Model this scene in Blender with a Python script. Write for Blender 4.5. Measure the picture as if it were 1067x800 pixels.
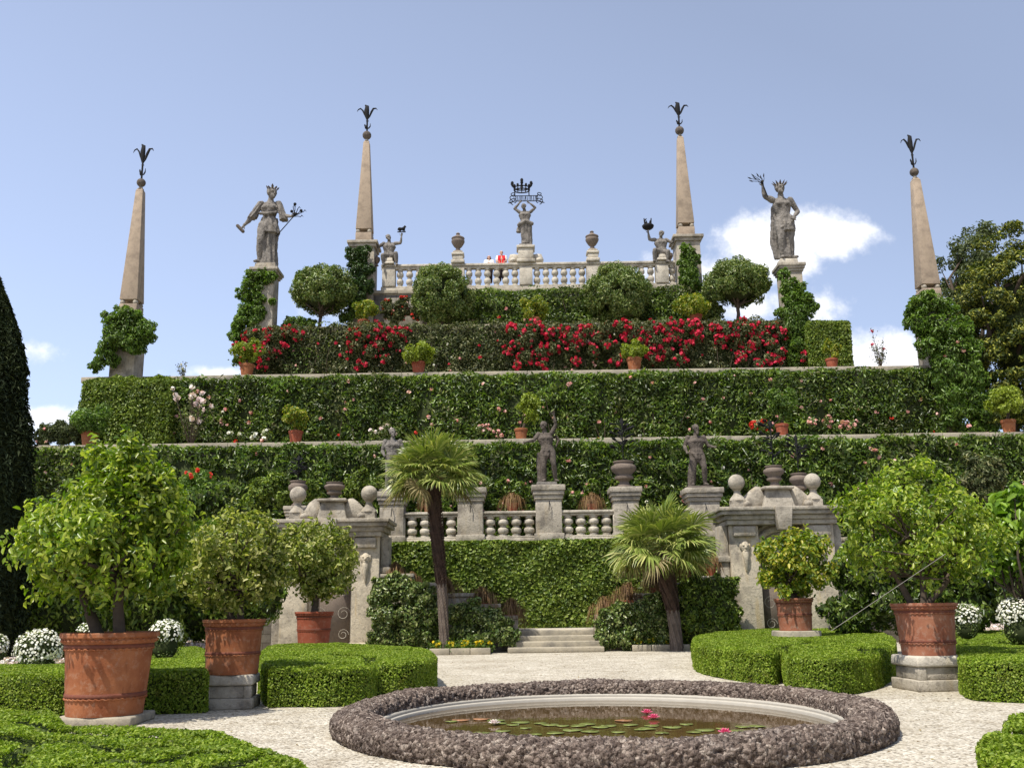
import bpy, math, random
import numpy as np
from mathutils import Vector

R = math.radians
rng = np.random.default_rng(11)
random.seed(5)
scene = bpy.context.scene
COL = scene.collection
for o in list(bpy.data.objects):
    bpy.data.objects.remove(o)

# ------------------------------------------------------------------ camera
CAMZ = 1.5
PITCH, ROLL, FPX = R(13.0), R(0.8), 1000.0
CP = np.array([0.0, 0.0, CAMZ])
_F = np.array([0, math.cos(PITCH), math.sin(PITCH)])
_R0 = np.array([1.0, 0, 0])
_U0 = np.array([0, -math.sin(PITCH), math.cos(PITCH)])
_R = math.cos(ROLL) * _R0 - math.sin(ROLL) * _U0
_U = math.cos(ROLL) * _U0 + math.sin(ROLL) * _R0


def ray(px, py):
    return _F + _R * ((px - 533.5) / FPX) + _U * ((400.0 - py) / FPX)


def W(px, py, Y):
    d = ray(px, py)
    return CP + d * (Y / d[1])


def G(px, py, z=0.0):
    d = ray(px, py)
    return CP + d * ((z - CAMZ) / d[2])


def S(p):
    """metres per photo pixel at a world point"""
    return float(np.dot(np.asarray(p) - CP, _F)) / FPX


def nrm(a):
    a = np.asarray(a, float)
    return a / np.maximum(np.linalg.norm(a, axis=-1, keepdims=True), 1e-9)


# ------------------------------------------------------------------ meshes
ORG = {}


class MB:
    def __init__(self):
        self.v, self.f, self.n = [], [], 0

    def add(self, V, faces, mi=0):
        V = np.asarray(V, float).reshape(-1, 3)
        for fa in faces:
            fa = np.asarray(fa, int)
            if fa.ndim == 1:
                fa = fa[None]
            if len(fa):
                self.f.append((fa + self.n, mi))
        self.v.append(V)
        self.n += len(V)
        return self

    def box(self, c, s, rz=0.0, taper=1.0, mi=0, tx=None, ty=None):
        x, y, z = np.array(s) / 2.0
        tx = taper if tx is None else tx
        ty = taper if ty is None else ty
        V = np.array([[-x, -y, -z], [x, -y, -z], [x, y, -z], [-x, y, -z],
                      [-x * tx, -y * ty, z], [x * tx, -y * ty, z], [x * tx, y * ty, z], [-x * tx, y * ty, z]])
        if rz:
            c_, s_ = math.cos(rz), math.sin(rz)
            V = V @ np.array([[c_, s_, 0], [-s_, c_, 0], [0, 0, 1]])
        return self.add(V + np.asarray(c), [[[3, 2, 1, 0], [4, 5, 6, 7], [0, 1, 5, 4], [1, 2, 6, 5], [2, 3, 7, 6], [3, 0, 4, 7]]], mi)

    def bb(self, x0, x1, y0, y1, z0, z1, mi=0, taper=1.0):
        return self.box(((x0 + x1) / 2, (y0 + y1) / 2, (z0 + z1) / 2), (x1 - x0, y1 - y0, z1 - z0), taper=taper, mi=mi)

    def lathe(self, prof, c, seg=24, sx=1.0, sy=1.0, mi=0, rz=0.0):
        """prof: (radius, z) from bottom to top; ends closed"""
        a = np.arange(seg) * 2 * math.pi / seg + rz
        V, k = [], len(prof)
        for r, z in prof:
            V.append(np.stack([np.cos(a) * r * sx, np.sin(a) * r * sy, np.full(seg, z)], 1))
        V = np.concatenate(V) + np.asarray(c)
        i = np.arange(seg)
        j = (i + 1) % seg
        Q = np.concatenate([np.stack([r * seg + i, r * seg + j, (r + 1) * seg + j, (r + 1) * seg + i], 1) for r in range(k - 1)])
        return self.add(V, [Q, i[::-1], (k - 1) * seg + i], mi)

    def tube(self, pts, rad, seg=8, mi=0, fl=1.0, rnd=True):
        """round tube along a path, closed ends; fl flattens the second axis"""
        P = np.asarray(pts, float)
        rad = np.broadcast_to(np.asarray(rad, float), (len(P),)).copy()
        if rnd:
            d0, d1 = nrm(P[0] - P[1]), nrm(P[-1] - P[-2])
            P = np.concatenate([[P[0] + d0 * rad[0] * .9], [P[0] + d0 * rad[0] * .55], P, [P[-1] + d1 * rad[-1] * .55], [P[-1] + d1 * rad[-1] * .9]])
            rad = np.concatenate([[rad[0] * .35], [rad[0] * .83], rad, [rad[-1] * .83], [rad[-1] * .35]])
        T = nrm(np.gradient(P, axis=0))
        up = np.array([0, 0, 1.0]) if abs(T[0][2]) < .9 else np.array([0, 1.0, 0])
        n = nrm(np.cross(T[0], up))
        a = np.arange(seg) * 2 * math.pi / seg
        V = []
        for p, t, r in zip(P, T, rad):
            n = nrm(n - t * np.dot(n, t))
            b = np.cross(t, n)
            V.append(p + np.outer(np.cos(a) * r, n) + np.outer(np.sin(a) * r * fl, b))
        k = len(P)
        V = np.concatenate(V)
        i = np.arange(seg)
        j = (i + 1) % seg
        Q = np.concatenate([np.stack([r * seg + i, r * seg + j, (r + 1) * seg + j, (r + 1) * seg + i], 1) for r in range(k - 1)])
        return self.add(V, [Q, i[::-1], (k - 1) * seg + i], mi)

    def ell(self, c, r, seg=14, mi=0, R3=None):
        k = max(6, seg // 2 + 2)
        th = np.linspace(0.12, math.pi - .12, k)[::-1]
        prof = np.stack([np.sin(th), np.cos(th)], 1)
        a = np.arange(seg) * 2 * math.pi / seg
        V = np.concatenate([np.stack([np.cos(a) * q, np.sin(a) * q, np.full(seg, z)], 1) for q, z in prof])
        V = V * np.broadcast_to(np.asarray(r, float), (3,))
        if R3 is not None:
            V = V @ np.asarray(R3).T
        i = np.arange(seg)
        j = (i + 1) % seg
        Q = np.concatenate([np.stack([q * seg + i, q * seg + j, (q + 1) * seg + j, (q + 1) * seg + i], 1) for q in range(k - 1)])
        return self.add(V + np.asarray(c), [Q, i[::-1], (k - 1) * seg + i], mi)

    def prism(self, outl, z0, z1, mi=0):
        o = np.asarray(outl, float)
        n = len(o)
        V = np.concatenate([np.c_[o, np.full(n, z0)], np.c_[o, np.full(n, z1)]])
        i = np.arange(n)
        j = (i + 1) % n
        return self.add(V, [np.stack([i, j, n + j, n + i], 1), i[::-1], n + i], mi)

    def mesh(self, name, org=(0, 0, 0)):
        me = bpy.data.meshes.new(name)
        V = np.concatenate(self.v) - np.asarray(org)
        me.vertices.add(len(V))
        me.vertices.foreach_set('co', V.astype(np.float32).ravel())
        loops = np.concatenate([f.ravel() for f, _ in self.f])
        tot = np.concatenate([np.full(len(f), f.shape[1]) for f, _ in self.f])
        mi = np.concatenate([np.full(len(f), m) for f, m in self.f])
        me.loops.add(len(loops))
        me.loops.foreach_set('vertex_index', loops.astype(np.int32))
        me.polygons.add(len(tot))
        me.polygons.foreach_set('loop_start', np.concatenate([[0], np.cumsum(tot)[:-1]]).astype(np.int32))
        me.polygons.foreach_set('material_index', mi.astype(np.int32))
        me.update(calc_edges=True)
        return me

    def build(self, name, mats, parent=None, org=None, smooth=False, angle=None, bevel=0.0):
        if org is None:
            org = ORG[parent.name] if parent else (0, 0, 0)
        me = self.mesh(name, org)
        return link(name, me, mats, parent, org, smooth, angle, bevel)


def link(name, me, mats, parent=None, org=(0, 0, 0), smooth=False, angle=None, bevel=0.0):
    for m in (mats if isinstance(mats, (list, tuple)) else [mats]):
        me.materials.append(m)
    if smooth:
        me.polygons.foreach_set('use_smooth', np.ones(len(me.polygons), bool))
        if angle:
            me.set_sharp_from_angle(angle=R(angle))
        me.update()
    o = bpy.data.objects.new(name, me)
    COL.objects.link(o)
    if parent:
        o.parent = parent
    else:
        o.location = Vector(org)
    ORG[o.name] = np.asarray(org, float)
    if bevel:
        b = o.modifiers.new('bevel', 'BEVEL')
        b.width, b.segments, b.limit_method, b.angle_limit = bevel, 2, 'ANGLE', R(40)
    return o


def tag(o, label=None, cat=None, group=None, kind=None):
    if label: o['label'] = label
    if cat: o['category'] = cat
    if group: o['group'] = group
    if kind: o['kind'] = kind
    return o


def thing(name, label, cat, loc, group=None):
    o = bpy.data.objects.new(name, None)
    o.empty_display_size = .2
    COL.objects.link(o)
    o.location = Vector(loc)
    ORG[o.name] = np.asarray(loc, float)
    return tag(o, label, cat, group)


def copies(o, offs):
    """copies of a part under the same thing, shifted by offs"""
    for d in offs:
        c = o.copy()
        COL.objects.link(c)
        c.location = Vector(o.location) + Vector(d)


def remesh(mb, vox, it=2):
    me = mb.mesh('tmp')
    o = bpy.data.objects.new('tmp', me)
    COL.objects.link(o)
    m = o.modifiers.new('r', 'REMESH')
    m.mode, m.voxel_size = 'VOXEL', vox
    if it:
        s = o.modifiers.new('s', 'SMOOTH')
        s.factor, s.iterations = .5, it
    dg = bpy.context.evaluated_depsgraph_get()
    dg.update()
    out = bpy.data.meshes.new_from_object(o.evaluated_get(dg))
    bpy.data.objects.remove(o)
    bpy.data.meshes.remove(me)
    return out


# ------------------------------------------------------------------ materials
def newmat(name):
    m = bpy.data.materials.new(name)
    m.use_nodes = True
    nt = m.node_tree
    nt.nodes.clear()
    out = nt.nodes.new('ShaderNodeOutputMaterial')
    p = nt.nodes.new('ShaderNodeBsdfPrincipled')
    nt.links.new(p.outputs[0], out.inputs[0])
    return m, nt, p, out


def nd(nt, t, **kw):
    n = nt.nodes.new(t)
    for k, v in kw.items():
        if k in n.inputs.keys():
            n.inputs[k].default_value = v
        else:
            setattr(n, k, v)
    return n


def ramp(nt, fac, stops, mode='LINEAR'):
    r = nt.nodes.new('ShaderNodeValToRGB')
    r.color_ramp.interpolation = mode
    e = r.color_ramp.elements
    while len(e) < len(stops):
        e.new(.5)
    for x, (pos, c) in zip(e, stops):
        x.position = pos
        x.color = (*c, 1) if len(c) == 3 else c
    nt.links.new(fac, r.inputs[0])
    return r.outputs[0]


def mix(nt, a, b, fac, blend='MIX'):
    m = nt.nodes.new('ShaderNodeMix')
    m.data_type, m.blend_type = 'RGBA', blend
    for i, v in ((6, a), (7, b), (0, fac)):
        if isinstance(v, (int, float)): m.inputs[i].default_value = v
        elif isinstance(v, (tuple, list)): m.inputs[i].default_value = (*v, 1)
        else: nt.links.new(v, m.inputs[i])
    return m.outputs[2]


def pos(nt, scale=(1, 1, 1)):
    g = nt.nodes.new('ShaderNodeNewGeometry')
    mp = nt.nodes.new('ShaderNodeMapping')
    mp.inputs['Scale'].default_value = scale
    nt.links.new(g.outputs['Position'], mp.inputs['Vector'])
    return mp.outputs[0]


def noise(nt, vec, scale, detail=4, rough=.6, out=0):
    n = nd(nt, 'ShaderNodeTexNoise', Scale=scale, Detail=detail, Roughness=rough)
    nt.links.new(vec, n.inputs['Vector'])
    return n.outputs[out]


def bump(nt, p, h, strength, dist):
    b = nd(nt, 'ShaderNodeBump', Strength=strength, Distance=dist)
    nt.links.new(h, b.inputs['Height'])
    nt.links.new(b.outputs[0], p.inputs['Normal'])


def leafmat(name, c1, c2, c3, trans=.3, rough=.42, spec=.4, patch=.5, pscale=.9, brown=0.0):
    m, nt, p, out = newmat(name)
    g = nt.nodes.new('ShaderNodeNewGeometry')
    col = ramp(nt, g.outputs['Random Per Island'], [(0, c1), (.5, c2), (1, c3)])
    nz = noise(nt, pos(nt), pscale, 3)
    if brown:
        col = mix(nt, col, (.17, .125, .05), ramp(nt, noise(nt, pos(nt), 5.0, 4), [(.60, (0, 0, 0)), (.72, (brown,) * 3)]))
    f = ramp(nt, nz, [(.3, (1 - patch * .6,) * 3), (.7, (1 + patch * .4,) * 3)])
    col = mix(nt, col, f, 1.0, 'MULTIPLY')
    if c2[1] > c2[0] * 1.3: col = mix(nt, col, (1.1, 1.0, .82), 1.0, 'MULTIPLY')
    nt.links.new(col, p.inputs['Base Color'])
    p.inputs['Roughness'].default_value = rough
    p.inputs['Specular IOR Level'].default_value = spec
    if trans:
        t = nt.nodes.new('ShaderNodeBsdfTranslucent')
        nt.links.new(mix(nt, col, (1.06, 1.16, .5), 1.0, 'MULTIPLY'), t.inputs[0])
        ms = nt.nodes.new('ShaderNodeMixShader')
        ms.inputs[0].default_value = trans
        nt.links.new(p.outputs[0], ms.inputs[1])
        nt.links.new(t.outputs[0], ms.inputs[2])
        nt.links.new(ms.outputs[0], out.inputs[0])
    return m


def plain(name, c, rough=.7, spec=.3, var=.0, scale=6.0, metal=0.0):
    m, nt, p, out = newmat(name)
    if var:
        n = noise(nt, pos(nt), scale, 4)
        nt.links.new(mix(nt, tuple(x * (1 - var) for x in c), tuple(min(1, x * (1 + var)) for x in c), n), p.inputs['Base Color'])
    else:
        p.inputs['Base Color'].default_value = (*c, 1)
    p.inputs['Roughness'].default_value = rough
    p.inputs['Specular IOR Level'].default_value = spec
    p.inputs['Metallic'].default_value = metal
    return m


def stonemat(name, c, dark, lich=(.42, .36, .2), s=1.0, dk=.5, bstr=.5, joints=None):
    m, nt, p, out = newmat(name)
    v = pos(nt)
    n1 = noise(nt, v, 1.6 * s, 6, .65)
    n2 = noise(nt, v, 9 * s, 5, .7)
    n3 = noise(nt, pos(nt, (3, 3, .5)), 1.3 * s, 4, .6)
    col = mix(nt, tuple(x * .82 for x in c), tuple(x * 1.15 for x in c), n2)
    f1 = ramp(nt, n1, [(.45, (0, 0, 0)), (.66, (dk,) * 3)])
    col = mix(nt, col, dark, f1)
    f2 = ramp(nt, n2, [(.52, (0, 0, 0)), (.68, (dk,) * 3)])
    col = mix(nt, col, tuple(x * 1.3 for x in dark), f2)
    f3 = ramp(nt, n3, [(.55, (0, 0, 0)), (.75, (.55,) * 3)])
    col = mix(nt, col, lich, f3)
    if joints:
        wv = nd(nt, 'ShaderNodeTexBrick', Scale=1.0)
        wv.inputs['Color1'].default_value = (1, 1, 1, 1)
        wv.inputs['Color2'].default_value = (.84, .82, .8, 1)
        wv.inputs['Mortar'].default_value = (.35, .33, .3, 1)
        wv.inputs['Mortar Size'].default_value = .012
        wv.inputs['Brick Width'].default_value = joints[0]
        wv.inputs['Row Height'].default_value = joints[1]
        sx = nt.nodes.new('ShaderNodeSeparateXYZ')
        cx = nt.nodes.new('ShaderNodeCombineXYZ')
        nt.links.new(v, sx.inputs[0])
        nt.links.new(sx.outputs[0], cx.inputs[0])
        nt.links.new(sx.outputs[2], cx.inputs[1])
        nt.links.new(cx.outputs[0], wv.inputs['Vector'])
        col = mix(nt, col, wv.outputs[0], .8, 'MULTIPLY')
    nt.links.new(col, p.inputs['Base Color'])
    p.inputs['Roughness'].default_value = .88
    p.inputs['Specular IOR Level'].default_value = .2
    bump(nt, p, noise(nt, v, 14 * s, 6, .7), bstr, .03)
    return m


def terracotta(name, c1, c2, c3):
    m, nt, p, out = newmat(name)
    v = pos(nt)
    n1 = noise(nt, v, 2.5, 5, .6)
    n2 = noise(nt, v, 11, 5, .7)
    col = mix(nt, c1, c2, ramp(nt, n1, [(.35, (0, 0, 0)), (.65, (1, 1, 1))]))
    col = mix(nt, col, c3, ramp(nt, n2, [(.52, (0, 0, 0)), (.72, (.65,) * 3)]))
    n3 = noise(nt, pos(nt, (4, 4, .7)), 2.2, 4, .6)
    col = mix(nt, col, tuple(x * .45 for x in c1), ramp(nt, n3, [(.58, (0, 0, 0)), (.75, (.6,) * 3)]))
    nt.links.new(col, p.inputs['Base Color'])
    p.inputs['Roughness'].default_value = .82
    p.inputs['Specular IOR Level'].default_value = .2
    bump(nt, p, n2, .35, .02)
    return m


M = {}
M['box'] = leafmat('box_leaf', (.09, .17, .014), (.2, .315, .028), (.33, .44, .085), trans=.38, rough=.5, spec=.3, patch=.45, pscale=2.2, brown=.5)
M['boxcore'] = plain('box_twigs', (.05, .07, .02), .9, .1, .5, 8)
M['laurel'] = leafmat('laurel_leaf', (.035, .08, .012), (.1, .185, .026), (.25, .35, .09), trans=.36, rough=.34, spec=.5, patch=.9)
M['core'] = plain('hedge_twigs', (.04, .05, .02), .95, .05, .5, 5)
M['rosehedge'] = leafmat('rose_leaf', (.035, .05, .015), (.085, .11, .03), (.29, .28, .14), trans=.25, rough=.5, spec=.3, patch=.6)
M['ivy'] = leafmat('ivy_leaf', (.06, .12, .018), (.14, .225, .03), (.27, .36, .08), trans=.25, rough=.45, spec=.35, patch=.45, pscale=1.3)
M['pillarivy'] = leafmat('pillar_ivy_leaf', (.05, .115, .018), (.11, .215, .032), (.2, .32, .08), trans=.36, rough=.4, spec=.4, patch=.5)
M['citrus'] = leafmat('citrus_leaf', (.07, .155, .012), (.22, .345, .03), (.45, .54, .12), trans=.48, rough=.34, spec=.5, patch=.55, pscale=1.6)
M['citrusdry'] = leafmat('dry_citrus_leaf', (.085, .14, .018), (.22, .29, .05), (.5, .53, .24), trans=.45, rough=.4, spec=.45, patch=.4, pscale=1.6)
M['lemon'] = leafmat('lemon_leaf', (.07, .15, .018), (.2, .3, .03), (.5, .47, .07), trans=.42, rough=.4, spec=.45, patch=.5, pscale=1.8)
M['lime'] = leafmat('lime_leaf', (.13, .21, .02), (.22, .31, .03), (.33, .42, .06), trans=.35, rough=.42, spec=.4, patch=.25)
M['bright'] = leafmat('magnolia_leaf', (.08, .18, .018), (.16, .3, .03), (.25, .4, .06), trans=.4, rough=.33, spec=.5, patch=.4)
M['topiary'] = leafmat('topiary_leaf', (.055, .11, .022), (.13, .215, .045), (.29, .35, .14), trans=.22, rough=.4, spec=.5, patch=.4, pscale=1.4)
M['dark'] = leafmat('dark_leaf', (.022, .055, .016), (.04, .09, .022), (.075, .14, .03), trans=.2, rough=.36, spec=.45, patch=.6)
M['shrub'] = leafmat('shrub_leaf', (.055, .11, .022), (.125, .21, .045), (.31, .37, .16), trans=.2, rough=.33, spec=.55, patch=.5, pscale=1.5)
M['cypress'] = leafmat('cypress_scale', (.018, .03, .016), (.03, .048, .022), (.05, .07, .03), trans=.1, rough=.7, spec=.15, patch=.6)
M['greytree'] = leafmat('grey_leaf', (.05, .08, .035), (.085, .12, .05), (.12, .155, .075), trans=.25, rough=.5, spec=.3, patch=.4)
M['goldtip'] = leafmat('gold_leaf', (.02, .045, .01), (.075, .115, .02), (.36, .39, .07), trans=.2, rough=.5, spec=.3, patch=.8, pscale=.8)
M['palm'] = leafmat('palm_leaf', (.095, .155, .03), (.2, .28, .065), (.42, .46, .19), trans=.25, rough=.38, spec=.5, patch=.25)
M['palmdry'] = leafmat('dry_palm_leaf', (.16, .12, .05), (.24, .19, .09), (.33, .28, .14), trans=.2, rough=.6, spec=.2)
M['sedge'] = leafmat('sedge_blade', (.1, .052, .028), (.18, .105, .05), (.3, .2, .085), trans=.2, rough=.6, spec=.2)
M['red'] = leafmat('red_petal', (.42, .012, .035), (.6, .02, .06), (.75, .06, .12), trans=.25, rough=.55, spec=.2, patch=.15)
M['scarlet'] = leafmat('scarlet_petal', (.6, .03, .02), (.75, .06, .04), (.8, .14, .1), trans=.25, rough=.55, spec=.2, patch=.1)
M['pink'] = leafmat('pink_petal', (.65, .25, .25), (.78, .42, .38), (.85, .62, .55), trans=.25, rough=.55, spec=.2, patch=.1)
M['white'] = leafmat('white_petal', (.72, .68, .56), (.8, .78, .68), (.85, .84, .78), trans=.2, rough=.6, spec=.2, patch=.05)
M['blush'] = leafmat('blush_petal', (.72, .52, .52), (.8, .68, .66), (.84, .8, .76), trans=.2, rough=.6, spec=.2, patch=.05)
M['yellow'] = leafmat('yellow_petal', (.7, .5, .02), (.8, .62, .03), (.82, .7, .1), trans=.2, rough=.6, spec=.2, patch=.05)
M['orangefruit'] = plain('orange_peel', (.75, .28, .02), .4, .4, .15, 20)
M['bark'] = plain('bark', (.085, .065, .048), .95, .1, .45, 9)
M['palmbark'] = stonemat('palm_fibre', (.075, .045, .032), (.02, .013, .01), (.12, .085, .06), 3, .7, 1.0)
M['palmfoot'] = stonemat('bare_palm_bark', (.17, .135, .11), (.05, .036, .028), (.16, .12, .085), 2.5, .6, .8)
M['stone'] = stonemat('weathered_limestone', (.42, .375, .3), (.12, .105, .085), (.36, .28, .16), 1.0, .8, .9)
M['palestone'] = stonemat('pale_limestone', (.54, .49, .4), (.17, .15, .12), (.42, .35, .22), 1.0, .7, .8)
M['gatestone'] = stonemat('stained_stucco', (.55, .48, .36), (.14, .125, .105), (.52, .36, .13), .9, .75, .9)
M['coping'] = stonemat('coping_stone', (.38, .335, .25), (.12, .11, .095), (.3, .27, .2), .9, .6)
M['wall'] = stonemat('rubble_wall', (.26, .24, .2), (.1, .09, .08), (.25, .22, .16), 1.2, .6, joints=(.6, .3))
M['obelisk'] = stonemat('pink_granite', (.38, .3, .22), (.17, .135, .105), (.3, .24, .17), 1.4, .6, .5)
M['statue'] = stonemat('statue_stone', (.225, .205, .18), (.05, .045, .04), (.24, .205, .155), 2.2, .75, 1.0)
M['statuedark'] = stonemat('dark_statue_stone', (.135, .112, .092), (.035, .03, .026), (.16, .13, .1), 2.2, .7, 1.0)
M['urn'] = stonemat('urn_stone', (.19, .15, .12), (.09, .075, .065), (.28, .22, .16), 2.0, .5, .4)
M['iron'] = plain('dark_iron', (.018, .018, .019), .8, .2, .3, 5, .3)
M['pot'] = terracotta('terracotta', (.22, .07, .028), (.34, .13, .055), (.38, .23, .15))
M['potred'] = terracotta('red_terracotta', (.24, .06, .03), (.31, .085, .045), (.36, .2, .14))
M['potgrey'] = terracotta('aged_terracotta', (.25, .085, .045), (.32, .14, .08), (.4, .3, .23))
M['band'] = terracotta('stained_terracotta', (.13, .045, .03), (.18, .06, .035), (.22, .1, .06))
M['soil'] = plain('soil', (.05, .035, .025), .95, .1, .4, 20)
M['skin'] = plain('skin', (.5, .3, .22), .55, .4)
M['hairbrown'] = plain('brown_hair', (.11, .055, .03), .6, .3)
M['hairblack'] = plain('black_hair', (.02, .016, .014), .6, .3)
M['cloth_red'] = plain('red_cloth', (.65, .03, .035), .85, .1)
M['cloth_white'] = plain('white_cloth', (.78, .76, .74), .85, .1)
M['cloth_dark'] = plain('dark_cloth', (.06, .045, .05), .85, .1)
M['cane'] = plain('grey_cane', (.24, .22, .19), .8, .2, .2, 5)
M['pad'] = leafmat('lily_pad', (.09, .14, .03), (.15, .2, .05), (.22, .25, .08), trans=.0, rough=.3, spec=.5, patch=.2)
M['padred'] = leafmat('red_lily_pad', (.2, .09, .04), (.3, .14, .06), (.36, .2, .09), trans=.0, rough=.3, spec=.5, patch=.2)
M['lilypink'] = leafmat('water_lily_petal', (.72, .08, .22), (.8, .14, .3), (.85, .3, .42), trans=.3, rough=.5, spec=.2, patch=.05)

# ------------------------------------------------------------------ foliage
def lump(P, s, seed):
    r = np.random.default_rng(seed)
    o = np.zeros(len(P))
    for i in range(5):
        k = r.normal(size=3) * s * (1.55 ** i)
        o += np.sin(P @ k + r.uniform(0, 6.28)) / (1.25 ** i)
    return o / 2.6


def leaves(mb, P, N, L, Wd, spread=.7, up=.25, fold=.18, droop=.2, mi=0, hexa=False, var=.35):
    n = len(P)
    if n == 0: return
    N = nrm(np.asarray(N, float) + rng.normal(size=(n, 3)) * spread + np.array([0, 0, up]))
    t = rng.normal(size=(n, 3)) + np.array([0, 0, -droop * 2])
    t = nrm(t - N * np.sum(t * N, 1, keepdims=True))
    b = np.cross(N, t)
    L = np.asarray(L * (1 + rng.uniform(-var, var, n)))[:, None]
    w = L * (Wd / np.mean(L))
    f = N * L * fold
    if hexa:
        V = np.stack([P - t * L * .5, P - t * L * .2 + b * w * .46 + f * .8, P + t * L * .18 + b * w * .46 + f * .8,
                      P + t * L * .5 - f * .5, P + t * L * .18 - b * w * .46 + f * .8, P - t * L * .2 - b * w * .46 + f * .8], 1).reshape(-1, 3)
        i = np.arange(n)[:, None] * 6
        mb.add(V, [np.concatenate([i + [0, 1, 2, 3], i + [0, 3, 4, 5]])], mi)
    else:
        V = np.stack([P - t * L * .5, P + b * w * .5 + f, P + t * L * .5, P - b * w * .5 + f], 1).reshape(-1, 3)
        i = np.arange(n)[:, None] * 4
        mb.add(V, [np.concatenate([i + [0, 1, 2], i + [0, 2, 3]])], mi)


def petals(mb, P, r, k=7, mi=0):
    """small rosettes of petals at points P"""
    n = len(P)
    if n == 0: return
    d = nrm(rng.normal(size=(n, k, 3)))
    rr = (np.broadcast_to(np.asarray(r, float), (n,)) * rng.uniform(.7, 1.2, n))
    Q = (np.asarray(P)[:, None] + d * rr[:, None, None] * .55).reshape(-1, 3)
    leaves(mb, Q, d.reshape(-1, 3), np.repeat(rr, k) * 1.3, float(np.mean(rr)) * 1.1, .35, .1, .1, 0, mi)


def inpoly(P, o):
    x, y = P[:, 0], P[:, 1]
    r = np.zeros(len(P), bool)
    for (x0, y0), (x1, y1) in zip(o, np.roll(o, -1, 0)):
        c = ((y0 > y) != (y1 > y)) & (x < (x1 - x0) * (y - y0) / ((y1 - y0) if y1 != y0 else 1e-9) + x0)
        r ^= c
    return r


def pdist(P, o, closed=True):
    d = np.full(len(P), 1e9)
    q = np.roll(o, -1, 0) if closed else o[1:]
    for a, b in zip(o, q):
        ab = b - a
        t = np.clip(((P - a) @ ab) / max(ab @ ab, 1e-9), 0, 1)
        d = np.minimum(d, np.linalg.norm(P - (a + t[:, None] * ab), axis=1))
    return d


def chaikin(o, n=2, closed=True):
    o = np.asarray(o, float)
    for _ in range(n):
        if closed:
            q = np.roll(o, -1, 0)
            o = np.stack([o * .75 + q * .25, o * .25 + q * .75], 1).reshape(-1, 2)
        else:
            o = np.concatenate([o[:1], np.stack([o[:-1] * .75 + o[1:] * .25, o[:-1] * .25 + o[1:] * .75], 1).reshape(-1, 2), o[-1:]])
    return o


def area(o):
    x, y = o[:, 0], o[:, 1]
    return .5 * np.sum(x * np.roll(y, -1) - y * np.roll(x, -1))


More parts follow.
